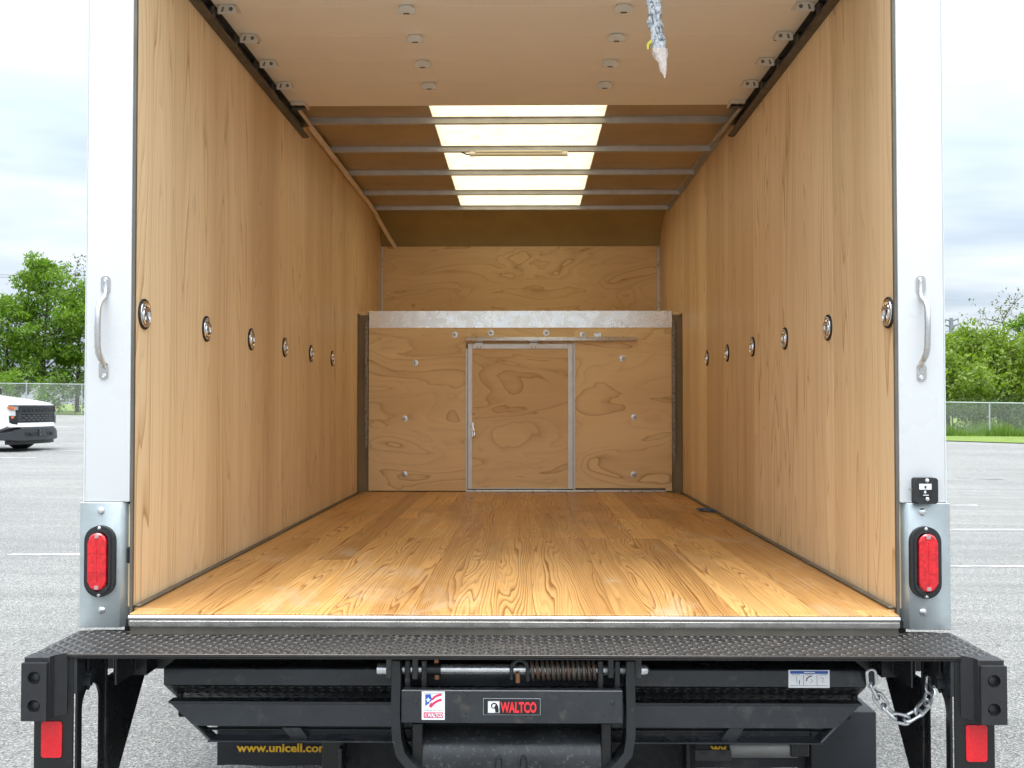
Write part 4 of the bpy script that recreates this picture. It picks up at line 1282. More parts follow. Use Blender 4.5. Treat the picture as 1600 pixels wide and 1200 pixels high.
# warning sticker on the platform channel
def wchip(name, u0, v0, u1, v1, mat, lev):
    return chip(name, u0, v0, u1, v1, mat, lev, yp)
wchip('warning_sticker', 1232, 1047, 1296, 1074.5, 'white_print', 1)
wchip('sticker_header', 1234.5, 1048.3, 1293.5, 1052.6, 'blue_print', 2)
wchip('header_bar', 1256, 1049.9, 1273, 1051.2, 'white_print', 3)
for u in (1255, 1276):
    wchip('panel_rule', u, 1053.5, u + 0.8, 1071, 'grey_print', 2)
wchip('panel_rule', 1234.5, 1071, 1294, 1071.7, 'grey_print', 2)
for u in (1237, 1258, 1279):
    wchip('caption_bar', u, 1053.8, u + 13, 1054.8, 'grey_print', 2)
tape('curved_arrow', [(1268, 1056.5), (1263.5, 1057.5), (1260.5, 1060.5), (1260, 1064)], 0.0028, 'black_print', 2, yp)
tape('upright_arrow', [(1249, 1069), (1249, 1062.5)], 0.002, 'black_print', 2, yp)
for pts in ([(1245, 1057), (1244, 1062), (1246, 1067)], [(1267, 1061), (1270, 1064), (1266, 1067)], [(1282, 1058), (1287, 1060), (1284, 1064), (1288, 1067)]):
    tape('drawing_line', pts, 0.0016, 'grey_print', 2, yp)
# lift arms
for s, ua in ((-1, (613, 627)), (1, (977, 990.5))):
    ya = -0.235
    if s < 0:
        cl = [(620, 1029), (620.5, 1060), (619, 1110), (621, 1150), (626, 1176), (640, 1192), (656, 1206), (670, 1222)]
    else:
        cl = [(984, 1030), (984, 1060), (985, 1110), (984.5, 1150), (981, 1176), (967, 1192), (952, 1206), (938, 1222)]
    P2 = [at(u, v, ya) for u, v in cl]
    Lf, Rg = [], []
    for i, p in enumerate(P2):
        d_ = (P2[min(i + 1, len(P2) - 1)] - P2[max(i - 1, 0)]).normalized()
        pr = Vector((-d_.z, 0, d_.x)) * 0.0118
        Lf.append(p + pr)
        Rg.append(p - pr)
    part('lift_arm', MB().prism([(q.x, q.z) for q in Lf] + [(q.x, q.z) for q in reversed(Rg)], 'y', ya - 0.02, ya + 0.06, 0.002), 'worn_arm', LG)
    u0, u1 = (643, 660) if s < 0 else (940, 956)
    a, b_ = at(u0, 1215, -0.22), at(u1, 1130, -0.22)
    part('inner_arm', MB().box(a.x, b_.x, -0.22, -0.10, a.z, b_.z, 0.003), 'black_paint', LG)
zc0 = AZ(1186, -0.17)
part('lift_cylinder', MB().tube([(AX(661, -0.17), -0.14, zc0), (AX(664, -0.17), -0.14, zc0), (AX(936, -0.17), -0.14, zc0), (AX(939, -0.17), -0.14, zc0)], [0.078, 0.082, 0.082, 0.078], 32), 'scuffed_steel', LG, label='scuffed grey steel torsion tube of the lift')
for u in (779, 818):
    p = at(u, 1188, -0.225)
    part('grease_fitting', MB().tube([p + Vector((0, 0, -0.02)), p + Vector((0, 0, 0.004)), p + Vector((0, 0, 0.005)), p + Vector((0, 0, 0.012))], [0.0085, 0.0085, 0.0055, 0.0045], 8), 'scuffed_steel', LG)

# ---- chassis below
CHS = part('chassis', MB().box(-1.0, 1.0, 0.10, 0.16, -0.34, -0.172, 0.003), 'undercoat', label='dark chassis under the cargo box')
part('subframe_panel', MB().box(AX(530, 0.3), AX(1085, 0.3), 0.30, 0.34, -0.66, -0.18, 0.003), 'undercoat', CHS)
part('floor_underside', MB().box(-1.19, 1.19, 0.17, 4.1, -0.17, -0.052), 'undercoat', CHS)
for s in (-1, 1):
    part('frame_rail', MB().box(s * 0.40, s * 0.47, 0.36, 4.5, -0.36, -0.172, 0.003), 'undercoat', CHS)
for u0, u1 in ((503, 536), (1072, 1078)):
    a, b_ = at(u0, 1212, 0.22), at(u1, 1158, 0.22)
    part('hanging_bracket', MB().box(a.x, b_.x, 0.22, 0.29, a.z, b_.z, 0.003), 'black_paint', CHS)
a, b_ = at(529, 1212, 0.20), at(535, 1168, 0.20)
part('bracket_edge', MB().box(a.x, b_.x, 0.19, 0.219, a.z, b_.z, 0.002), 'grey_black_paint', CHS)
a, b_ = at(1086, 1189, 0.18), at(1143, 1172, 0.18)
part('slotted_bracket', MB().box(a.x, b_.x, 0.18, 0.186, a.z, b_.z, 0.001), 'grey_black_paint', CHS)
for u0, u1 in ((1092, 1106), (1124, 1138)):
    a, b_ = at(u0, 1179.5, 0.178), at(u1, 1175, 0.178)
    part('bracket_slot', MB().prism(rrect(a.x, b_.x, a.z, b_.z, (b_.z - a.z) * 0.48), 'y', 0.1785, 0.1798), 'black_print', CHS)
part('muffler', MB().tube([(AX(1135, 0.24), 0.24, AZ(1166, 0.24)), (AX(1241, 0.24), 0.24, AZ(1166, 0.24))], 0.031, 20), 'muffler_steel', CHS, label='grey exhaust pipe under the ramp')
a, b_ = at(1236, 1183, 0.2), at(1264, 1162, 0.2)
part('pipe_hanger', MB().box(a.x, b_.x, 0.2, 0.26, a.z, b_.z, 0.003), 'black_paint', CHS)
# black plastic box on the right
a, b_ = at(1268, 1300, 0.35), at(1370, 1112, 0.35)
BX = part('battery_box', MB().box(a.x, b_.x, 0.35, 0.52, max(a.z, -0.68), b_.z, 0.008, seg=2), 'mud_flap_rubber', label='black plastic box hanging under the right side')
part('moulded_rib', MB().box(a.x + 0.05, b_.x - 0.07, 0.347, 0.3495, AZ(1151, 0.35), AZ(1149.5, 0.35)), 'grey_black_paint', BX)
# mud flaps with the builder's address
for s, nm in ((-1, 'left'), (1, 'right')):
    yf = 0.40 if s < 0 else 0.42
    if s < 0:
        x0, x1 = AX(343, yf), AX(545, yf)
    else:
        x0, x1 = AX(1085, yf), AX(1276, yf)
    zb_ = AZ(1198, yf)
    mb = MB()
    cols_ = []
    for i in range(13):
        x = x0 + (x1 - x0) * i / 12
        cols_.append([(x, yf + 0.006 * sin(i * 0.9) * k / 5, -0.20 + (zb_ + 0.20) * k / 5) for k in range(6)])
    mb.sheet(cols_)
    mb.sheet([[(p[0], p[1] + 0.012, p[2]) for p in c] for c in reversed(cols_)])
    FL = part('mud_flap', mb, 'mud_flap_rubber', label=f'black rubber {nm} mud flap with yellow web address')
    if s < 0:
        c_ = at(442.5, 1167, yf)
        wd_ = AX(513.5, yf) - AX(371.5, yf)
    else:
        c_ = at(1181, 1167, yf)
        wd_ = AX(1252, yf) - AX(1109, yf)
    text('web_address', 'www.unicell.com', 'yellow_print', FL, (c_.x, yf - 0.009, c_.z), wd_, 0.0285, 0.0008, bold=0.03)
# rear tyres and axle, mostly hidden behind the flaps
part('rear_axle', MB().tube([(-0.95, 1.25, -0.42), (0.95, 1.25, -0.42)], 0.06, 14), 'undercoat', CHS)
part('differential', MB().lathe([(0, -0.17), (0.10, -0.15), (0.17, -0.05), (0.17, 0.05), (0.10, 0.15), (0, 0.17)], (0, 1.22, -0.42), (0, 1, 0), 20), 'undercoat', CHS)
for x in (-0.98, -0.70, 0.70, 0.98):
    g = GZ(x, 1.25)
    part('rear_tyre', MB().lathe([(0.20, -0.10), (0.33, -0.11), (0.365, -0.08), (0.37, 0), (0.365, 0.08), (0.33, 0.11), (0.20, 0.10), (0.18, 0), (0.20, -0.10)], (x, 1.25, g + 0.37), (1, 0, 0), 36), 'tyre_rubber', TRUCK)

# ------------------------------------------------------------------ loose things about the truck
# safety chain
CN = tag(empty('safety_chain', at(1408, 1125, -0.14)), 'galvanised safety chain sagging beside the right bumper post', 'chain')
cpts = [(1361, 1050, -0.16), (1363, 1073, -0.155), (1375, 1094, -0.15), (1391, 1114, -0.15), (1406, 1123, -0.15), (1421, 1122, -0.15), (1438, 1110, -0.15), (1450, 1094, -0.14), (1454, 1078, -0.13), (1453.5, 1058, -0.12)]
P3 = [at(*q) for q in cpts]
def along(s_):
    for a, b_ in zip(P3, P3[1:]):
        l = (b_ - a).length
        if s_ <= l:
            return a.lerp(b_, s_ / l)
        s_ -= l
    return P3[-1]
tot = sum((b_ - a).length for a, b_ in zip(P3, P3[1:]))
nlk = 9
for k in range(nlk):
    c_ = along((k + 0.5) * tot / nlk)
    d_ = (along((k + 0.98) * tot / nlk) - along((k + 0.02) * tot / nlk)).normalized()
    nrm = Vector((0, -1, 0))
    sd_ = d_.cross(nrm).normalized()
    ax2 = sd_ if k % 2 == 0 else (sd_ * 0.45 + nrm * 0.9).normalized()
    hl, hwk = 0.0135, 0.0118
    path = []
    for j in range(9):
        a = -pi / 2 + pi * j / 8
        path.append(c_ + d_ * (hl + hwk * cos(a)) * 1.0 + ax2 * hwk * sin(a))
    for j in range(9):
        a = pi / 2 + pi * j / 8
        path.append(c_ + d_ * (-hl + hwk * cos(a)) + ax2 * hwk * sin(a))
    obj('chain_link', MB().tube(path, 0.0047, 8, closed=True), 'zinc', CN)
p = at(1453, 1064, -0.125)
obj('shackle', MB().tube([p + Vector((0, 0.005, -0.016)), p + Vector((-0.009, 0.0, -0.004)), p + Vector((-0.009, 0, 0.010)), p + Vector((0, 0, 0.018)), p + Vector((0.009, 0, 0.010)), p + Vector((0.009, 0, -0.004)), p + Vector((0.001, 0.005, -0.016))], 0.0055, 8), 'zinc', CN)
a, b_ = at(1357, 1070, -0.15), at(1366, 1046, -0.15)
part('chain_tab', MB().box(a.x, b_.x, -0.153, -0.147, a.z, b_.z, 0.001), 'grey_black_paint', LG)

# plastic wrapped pull strap hanging from the raised door
random.seed(5)
SP = tag(empty('pull_strap', at(1024, 60, 0.25)), 'pull strap wrapped in crinkled clear plastic hanging from the raised door', 'strap')
def strap_loft(rows):
    mb = MB()
    grid = []
    for (u, v, hw_, th) in rows:
        c_ = at(u, v, 0.25)
        ring = []
        for k in range(14):
            a = 2 * pi * k / 14
            j = random.uniform(0.86, 1.14)
            ring.append(c_ + Vector((hw_ * cos(a) * j, th * sin(a) * j, random.uniform(-0.002, 0.002))))
        ring.append(ring[0].copy())
        grid.append(ring)
    mb.sheet(grid)
    bmesh.ops.remove_doubles(mb.b, verts=mb.b.verts, dist=1e-5)
    return mb
rows = []
for k in range(34):
    v = -160 + k * 7.2
    f_ = max(0, v) / 78
    rows.append((1020 + 9 * f_ + 1.2 * sin(v * 0.13), v, (0.0225 + 0.002 * sin(v * 0.21)), 0.012 + 0.003 * sin(v * 0.33)))
obj('wrapped_strap', strap_loft(rows), 'plastic_wrap', SP, angle=60)
rows = [(1029, 76, 0.024, 0.015), (1031, 84, 0.024, 0.015), (1032, 90, 0.020, 0.013), (1034, 96, 0.0145, 0.011), (1035.5, 103, 0.012, 0.010), (1036, 110, 0.0105, 0.009), (1038, 116, 0.006, 0.006), (1038.5, 122, 0.002, 0.002)]
obj('plastic_end', strap_loft(rows), 'plastic_tip', SP, angle=60)
pts = [(1018, 62), (1013, 65), (1010.5, 70), (1011, 77), (1013.5, 78), (1014, 70), (1018, 66.5)]
P2 = [at(u, v, 0.24) for u, v in pts]
obj('yellow_tag', MB().prism([(q.x, q.z) for q in P2], 'y', 0.238, 0.241), 'yellow_tag', SP)

# blue scrap in the corner of the floor
c_ = at(1105, 798, 3.0)
pz = 0.0
d = (CAM - Vector((0, 0, 0)))
ray = at(1105, 798, 3.0) - CAM
tt = (0.004 - CAM.z) / ray.z
bc = CAM + ray * tt
random.seed(21)
mb = MB()
grid = []
for i in range(9):
    row = []
    for j in range(7):
        x = bc.x + (i - 4) * 0.012 + random.uniform(-0.003, 0.003)
        y = bc.y + (j - 3) * 0.016 + random.uniform(-0.004, 0.004) - (i - 4) * 0.012
        e = max(abs(i - 4) / 4, abs(j - 3) / 3)
        row.append((x, y, 0.004 + (1 - e) * 0.012 + random.uniform(0, 0.008)))
    grid.append(row)
mb.sheet(grid)
tag(obj('blue_scrap', mb, 'blue_rag'), 'small crumpled blue scrap on the floor by the right wall', 'scrap')

# ------------------------------------------------------------------ white pickup on the left
PK0 = ground_at(62, 704)
HEAD = radians(-4.0)
PK = bpy.data.objects.new('pickup_truck', None)
COL.objects.link(PK)
PK.location = (PK0.x, PK0.y, GZ(PK0.x, PK0.y))
PK.rotation_euler = (0, 0, HEAD)
OFF[PK.name] = Vector((0, 0, 0))
tag(PK, 'white pickup truck with black grille and bumper parked at the left edge', 'pickup')
# local frame: x forward from the middle of the front bumper, y to the vehicle's left, z up
def fx(y, k=0.17):
    return -k * abs(y) ** 2.6


def wrap(prof, ys_, mat, name, parent, crown=0.0, cap=True, smooth=True):
    """closed side profile (x, z) swept across the vehicle, bowed at the front, crowned on top"""
    mb = MB()
    rows = []
    for y in ys_:
        row = []
        for x, z in prof:
            e = max(0.0, min(1.0, (x + 1.3) / 1.3))
            zz = z + (crown * (1 - (y / 1.03) ** 2) if z > 0.9 else 0)
            row.append((x + fx(y) * e, y, zz))
        row.append(row[0])
        rows.append(row)
    mb.sheet(rows)
    if cap:
        for r_ in (rows[0], rows[-1]):
            f_ = mb.b.faces.new([mb.b.verts.new(Vector(q)) for q in r_[:-1]])
            bmesh.ops.triangulate(mb.b, faces=[f_])
    bmesh.ops.remove_doubles(mb.b, verts=mb.b.verts, dist=1e-4)
    return obj(name, mb, mat, parent, smooth=smooth, angle=40)


def arch(cx_, r, n=12, z0=0.42):
    a0 = math.asin(max(-1, min(1, (z0 - 0.41) / r)))
    return [(cx_ + r * cos(a0 + (pi - 2 * a0) * k / n), 0.41 + r * sin(a0 + (pi - 2 * a0) * k / n)) for k in range(n + 1)]


WF, WR = -0.98, -4.72
lower = [(-0.03, 0.60), (-0.03, 0.70), (-0.04, 0.80), (-0.04, 1.05), (-0.06, 1.10), (-0.16, 1.135), (-0.5, 1.19), (-1.0, 1.26), (-1.45, 1.315), (-1.52, 1.30),
         (-5.80, 1.32), (-5.86, 1.28), (-5.86, 0.55)]
lower += [(-5.5, 0.45)] + [(x, z) for x, z in reversed(arch(WR, 0.52, z0=0.45))] + [(-4.0, 0.40), (-1.7, 0.40)] + [(x, z) for x, z in reversed(arch(WF, 0.52, z0=0.45))] + [(-0.40, 0.47), (-0.12, 0.56)]
YS = [-1.03, -1.02, -0.98, -0.85, -0.65, -0.4, -0.2, 0, 0.2, 0.4, 0.65, 0.85, 0.98, 1.02, 1.03]
wrap(lower, YS, 'truck_white', 'body', PK, crown=0.05)
# cab with tapering sides
mb = MB()
for zc in (0,):
    sec = [(-1.50, 1.31, 0.93), (-2.35, 1.86, 0.72), (-2.9, 1.92, 0.70), (-3.6, 1.88, 0.72), (-3.85, 1.31, 0.95)]
    Lr = [[(x, -w_, z), (x, -w_ * 0.5, z + 0.02), (x, 0, z + 0.03), (x, w_ * 0.5, z + 0.02), (x, w_, z)] for x, z, w_ in sec]
    mb.sheet(Lr)
    for sgn in (-1, 1):
        mb.poly([(x, sgn * w_, z) for x, z, w_ in sec])
obj('cab', mb, 'truck_white', PK)
mb = MB()
mb.sheet([[(-1.55, y, 1.345 + 0.028 * (1 - y * y)), (-2.28, y * 0.80, 1.835 + 0.03 * (1 - y * y))] for y in (-0.84, -0.42, 0, 0.42, 0.84)])
obj('windscreen', mb, 'window_dark', PK)
for sgn in (-1, 1):
    mb = MB().poly([(-1.95, sgn * 0.915, 1.36), (-2.42, sgn * 0.765, 1.80), (-3.45, sgn * 0.768, 1.80), (-3.65, sgn * 0.945, 1.36)])
    obj('side_window', mb, 'window_dark', PK)
    obj('side_mirror', MB().box(-1.80, -1.70, sgn * 1.02, sgn * 1.22, 1.32, 1.52, 0.03, seg=2), 'truck_black', PK)


def fslab(name, y0, y1, z0, z1, x_off, th, mat, n=10, taper=0.0, zs1=None):
    """slab that follows the bowed front of the vehicle"""
    mb = MB()
    front, back = [], []
    for i in range(n + 1):
        y = y0 + (y1 - y0) * i / n
        za, zb = z0, z1
        if zs1:
            f_ = i / n
            za, zb = z0 + (zs1[0] - z0) * f_, z1 + (zs1[1] - z1) * f_
        front.append([(x_off + fx(y), y, za), (x_off + fx(y) - taper, y, zb)])
        back.append([(x_off + fx(y) - th, y, za), (x_off + fx(y) - th - taper, y, zb)])
    rows = [[a[0], a[1], b_[1], b_[0], a[0]] for a, b_ in zip(front, back)]
    mb.sheet(rows)
    mb.poly(rows[0][:4])
    mb.poly(rows[-1][:4])
    bmesh.ops.remove_doubles(mb.b, verts=mb.b.verts, dist=1e-5)
    return obj(name, mb, mat, PK)


GR = fslab('grille', -0.78, 0.78, 0.675, 1.06, 0.004, 0.06, 'truck_black')
fslab('grille_bar', -0.98, 0.98, 1.045, 1.085, 0.006, 0.06, 'truck_black', taper=0.01)
fslab('name_bar', -0.70, 0.70, 0.925, 1.015, 0.012, 0.05, 'truck_black')
fslab('grille_bar', -0.78, 0.78, 0.885, 0.918, 0.022, 0.05, 'truck_grey')
for sgn in (-1, 1):
    fslab('grille_side', sgn * 0.70, sgn * 0.80, 0.70, 1.03, 0.016, 0.06, 'truck_grey', 3)
# honeycomb slats of the lower grille
for r_, z in enumerate((0.735, 0.785, 0.835)):
    for k in range(8):
        y = -0.63 + k * 0.18 + (0.09 if r_ % 2 else 0)
        if y > 0.66:
            continue
        fslab('grille_slat', y - 0.05, y + 0.05, z - 0.010, z + 0.012, 0.016, 0.03, 'truck_grey', 2, taper=0.012)
# name on the grille, following the front
nm_ = 'CHEVROLET'
for k, ch in enumerate(nm_):
    y = -0.56 + k * 1.12 / 8
    o = text('letter', ch, 'truck_grey', PK, (0.020 + fx(y), y, 0.970), 0.095, 0.058, 0.006, bold=0.03, rot=(pi / 2, 0, pi / 2))
for sgn in (-1, 1):
    HL = fslab('headlamp', sgn * 0.76, sgn * 1.00, 0.955, 1.050, 0.022, 0.10, 'clear_lens', 6, zs1=(1.01, 1.062))
    fslab('turn_signal', sgn * 0.90, sgn * 1.02, 0.965, 1.04, 0.027, 0.09, 'amber_lens', 4, zs1=(1.015, 1.055))
    fslab('lamp_pocket', sgn * 0.74, sgn * 0.80, 0.93, 1.05, 0.026, 0.08, 'truck_black', 2)
    fslab('side_vent', sgn * 0.80, sgn * 0.97, 0.62, 0.83, 0.012, 0.06, 'truck_black', 5, zs1=(0.66, 0.84))
    fslab('marker_lamp', sgn * 0.90, sgn * 0.97, 0.78, 0.83, 0.016, 0.06, 'amber_lens', 3)
fslab('bumper', -0.76, 0.76, 0.26, 0.535, 0.050, 0.22, 'truck_grey', 16, taper=0.012)
fslab('bumper_step', -0.72, 0.72, 0.535, 0.575, 0.036, 0.18, 'truck_black', 14, taper=0.02)
for sgn in (-1, 1):
    fslab('bumper_corner', sgn * 0.76, sgn * 1.025, 0.26, 0.535, 0.050, 0.30, 'truck_grey', 6, taper=0.012, zs1=(0.28, 0.44))
fslab('white_valance', -0.98, 0.98, 0.576, 0.672, 0.020, 0.08, 'truck_white', 16, taper=0.012)
fslab('bumper_slot', -0.62, 0.62, 0.36, 0.45, 0.051, 0.02, 'truck_black', 10)
fslab('air_dam', -0.93, 0.93, 0.17, 0.27, -0.03, 0.14, 'truck_black', 14)
fslab('plate_bracket', -0.14, 0.16, 0.36, 0.51, 0.066, 0.02, 'truck_grey', 3)
for a, b_ in ((-0.10, 0.39), (0.10, 0.39), (-0.10, 0.49), (0.06, 0.49)):
    obj('plate_clip', MB().box(0.064, 0.070, a, a + 0.03, b_ - 0.01, b_), 'grey_print', PK)
for sgn in (-1, 1):
    obj('tow_hook', MB().box(0.0, 0.055, sgn * 0.40, sgn * 0.47, 0.37, 0.44, 0.012), 'truck_black', PK)
for wx in (WF, WR):
    for sgn in (-1, 1):
        T_ = obj('tyre', MB().lathe([(0.27, -0.12), (0.36, -0.135), (0.40, -0.10), (0.41, 0), (0.40, 0.10), (0.36, 0.135), (0.27, 0.12), (0.25, 0), (0.27, -0.12)], (wx, sgn * 0.86, 0.405), (0, 1, 0), 40), 'tyre_rubber', PK)
        obj('rim', MB().lathe([(0.268, 0.10), (0.25, 0.115), (0.20, 0.06), (0.08, 0.07), (0, 0.09)], (wx, sgn * 0.86, 0.405), (0, sgn, 0), 30), 'muffler_steel', T_)
obj('underbody', MB().box(-5.6, -0.30, -0.74, 0.74, 0.26, 0.50), 'undercoat', PK)

# ------------------------------------------------------------------ fences
def fence(name, A, B, h, label, spacing=3.0, ph=0.0):
    """chain link fence from A to B: posts, top rail and woven wire"""
    A, B = Vector((A[0], A[1], 0)), Vector((B[0], B[1], 0))
    ln = (B - A).length
    d_ = (B - A).normalized()
    nrm = Vector((-d_.y, d_.x, 0))
    mid = (A + B) / 2
    root = tag(empty(name, (mid.x, mid.y, GZ(mid.x, mid.y))), label, 'fence')
    def P(s_, z):
        q = A + d_ * s_
        return Vector((q.x, q.y, GZ(q.x, q.y) + z))
    s_ = ph
    while s_ < ln:
        obj('post', MB().tube([P(s_, 0), P(s_, h + 0.04)], 0.034, 8), 'fence_steel', root)
        s_ += spacing
    n = 14
    obj('top_rail', MB().tube([P(ln * k / n, h) for k in range(n + 1)], 0.024, 8), 'fence_steel', root)
    mb = MB()
    st = 0.085
    w2 = 0.0032
    k = -int(h / st) - 1
    while k * st < ln:
        for sgn in (1, -1):
            s0 = k * st if sgn > 0 else k * st + h
            s1 = s0 + sgn * h
            z0, z1 = 0.02, h
            if min(s0, s1) < 0 or max(s0, s1) > ln:
                continue
            a, b_ = P(s0, z0) + nrm * 0.03 * sgn * 0.1, P(s1, z1) + nrm * 0.03 * sgn * 0.1
            t_ = (b_ - a).normalized().cross(nrm) * w2
            mb.quad(a - t_, b_ - t_, b_ + t_, a + t_)
        k += 1
    w_ = obj('woven_wire', mb, 'fence_steel', root, smooth=False, fixn=False)
    w_['kind'] = 'stuff'
    return root


fr0, fr1 = ground_at(1140, 679.0), ground_at(1760, 683.8)
pr = ground_at(1546, 682.2)
dR = (Vector((fr1.x, fr1.y)) - Vector((fr0.x, fr0.y)))
phR = (Vector((pr.x, pr.y)) - Vector((fr0.x, fr0.y))).length % 3.0
hR = (682 - 629.5) / F * (pr.y - CAM.y)
fence('chain_link_fence', fr0, fr1, hR, 'grey chain link fence across the lawn on the right', 3.0, phR)
fl0, fl1 = ground_at(-300, 643.25), ground_at(520, 653.5)
pl = ground_at(124, 648.4)
phL = (Vector((pl.x, pl.y)) - Vector((fl0.x, fl0.y))).length % 3.05
hL = (648.4 - 600) / F * (pl.y - CAM.y)
fence('chain_link_fence', fl0, fl1, hL, 'grey chain link fence behind the white pickup on the left', 3.66, (Vector((pl.x, pl.y)) - Vector((fl0.x, fl0.y))).length % 3.66)

# tall grass along the right fence
random.seed(31)
mb = MB()
for k in range(15000):
    f_ = random.random()
    c_ = Vector((fr0.x, fr0.y)).lerp(Vector((fr1.x, fr1.y)), f_) + Vector((random.uniform(-0.3, 0.3), random.uniform(-0.5, 1.8)))
    h = random.uniform(0.15, 0.55) * (1.0 + 0.5 * sin(f_ * 40))
    z = GZ(c_.x, c_.y) + 0.02
    lean = Vector((random.uniform(-0.12, 0.12), random.uniform(-0.12, 0.12), 0))
    a = random.uniform(0, pi)
    sd_ = Vector((cos(a), sin(a), 0)) * 0.016
    b0 = Vector((c_.x, c_.y, z))
    v_ = [mb.b.verts.new(q) for q in (b0 - sd_, b0 + sd_, b0 + lean + Vector((0, 0, h)))]
    mb.b.faces.new(v_)
tag(obj('tall_grass', mb, 'grass_blade', smooth=False, fixn=False), 'tall unmown grass along the foot of the right fence', kind='stuff')

# ------------------------------------------------------------------ trees and shrubs
import numpy as np


def leaves_mesh(centers, radii, per, size, rng, flat=0.75):
    """leaf-sized diamonds gathered in clumps; returns a mesh"""
    allv = []
    for (c_, r_) in zip(centers, radii):
        n = max(8, int(per * (r_ / 0.6) ** 2))
        d_ = rng.normal(size=(n, 3))
        d_ /= np.linalg.norm(d_, axis=1)[:, None]
        rad = r_ * rng.uniform(0.25, 1.0, size=(n, 1)) ** 0.6
        p = np.array(c_)[None, :] + d_ * rad * np.array([1, 1, flat])
        ax_ = rng.normal(size=(n, 3)) + d_ * 0.5 + np.array([0, 0, -0.3])
        ax_ /= np.linalg.norm(ax_, axis=1)[:, None]
        o2 = np.cross(ax_, rng.normal(size=(n, 3)))
        o2 /= np.linalg.norm(o2, axis=1)[:, None] + 1e-9
        s_ = size * rng.uniform(0.6, 1.3, size=(n, 1))
        q = np.stack([p - ax_ * s_, p + o2 * s_ * 0.45 + np.array([0, 0, -0.02]), p + ax_ * s_, p - o2 * s_ * 0.45], axis=1)
        allv.append(q.reshape(-1, 3))
    V = np.concatenate(allv)
    n = len(V) // 4
    me = bpy.data.meshes.new('crown')
    me.vertices.add(len(V))
    me.vertices.foreach_set('co', V.ravel())
    me.loops.add(n * 4)
    me.loops.foreach_set('vertex_index', np.arange(n * 4, dtype=np.int32))
    me.polygons.add(n)
    me.polygons.foreach_set('loop_start', np.arange(0, n * 4, 4, dtype=np.int32))
    me.polygons.foreach_set('loop_total', np.full(n, 4, dtype=np.int32))
    me.update()
    me.validate()
    return me


def tree(name, x, y, h, rx, label, cat='tree', seed=1, leaf='maple_leaf', size=0.15, clumps=70, per=70, base=0.25, bark='bark', trunk=0.16, group=None, clump_r=(0.45, 0.95), sparse=0.0, shape=0.5):
    rng = np.random.default_rng(seed)
    z0 = GZ(x, y)
    root = tag(empty(name, (x, y, z0)), label, cat, group)
    mb = MB()
    # trunk with a slight sway
    top = h * 0.86
    n = 7
    tr_ = []
    sw = rng.uniform(-0.25, 0.25, size=(n + 1, 2)).cumsum(axis=0) * 0.35 * h / 10
    for k in range(n + 1):
        f_ = k / n
        tr_.append((x + sw[k][0] * f_, y + sw[k][1] * f_, z0 - 0.05 + top * f_))
    mb.tube(tr_, [trunk * (1 - 0.88 * k / n) + 0.012 for k in range(n + 1)], 8)
    centers, radii = [], []
    nl = max(6, clumps // 7)
    for k in range(nl):
        f_ = base + (0.93 - base) * (k + rng.uniform(0, 0.8)) / nl
        i = min(n - 1, int(f_ / 0.86 * n)) if f_ < 0.86 else n - 1
        s0 = Vector(tr_[i]).lerp(Vector(tr_[i + 1]), min(1, f_ / 0.86 * n - i))
        a = k * 2.4 + rng.uniform(-0.5, 0.5)
        wid = rx * (math.sin(pi * min(1, (f_ - base * 0.6) / (1.02 - base * 0.6))) ** shape) * rng.uniform(0.7, 1.1)
        e = s0 + Vector((cos(a) * wid, sin(a) * wid, wid * rng.uniform(0.15, 0.55)))
        m1 = s0.lerp(e, 0.5) + Vector((0, 0, 0.08 * wid))
        r_ = max(0.02, trunk * 0.42 * (1 - f_ * 0.7))
        mb.tube([s0, m1, e], [r_, r_ * 0.65, r_ * 0.2], 6)
        for q in range(2):
            e2 = m1 + Vector((rng.uniform(-1, 1), rng.uniform(-1, 1), rng.uniform(0.1, 0.9))) * wid * 0.45
            mb.tube([m1, e2], [r_ * 0.45, r_ * 0.12], 5)
            centers.append(tuple(e2)); radii.append(rng.uniform(*clump_r))
        for q in range(max(1, clumps // nl - 2)):
            g = s0.lerp(e, rng.uniform(0.35, 1.05)) + Vector(rng.normal(size=3) * 0.22 * wid)
            centers.append(tuple(g)); radii.append(rng.uniform(*clump_r))
    for q in range(3):
        g = Vector(tr_[-1]) + Vector((rng.normal() * 0.25, rng.normal() * 0.25, rng.uniform(-0.1, h * 0.12)))
        centers.append(tuple(g)); radii.append(rng.uniform(*clump_r) * 0.8)
    obj('trunk', mb, bark, root)
    me = leaves_mesh([(c_[0] - x, c_[1] - y, c_[2] - z0) for c_ in centers], radii, per, size, rng)
    cr = finish('crown', me, leaf, root, Vector((x, y, z0)), smooth=False)
    return root


def px_place(u, depth):
    """ground position on the sight line of photograph column u at the given depth from the camera"""
    d_ = FW * F + RT * (u - 800)
    return CAM.x + d_.x * depth / d_.y, CAM.y + depth


def tree_h(u, v, depth):
    x, y = px_place(u, depth)
    return at(u, v, y).z - GZ(x, y)


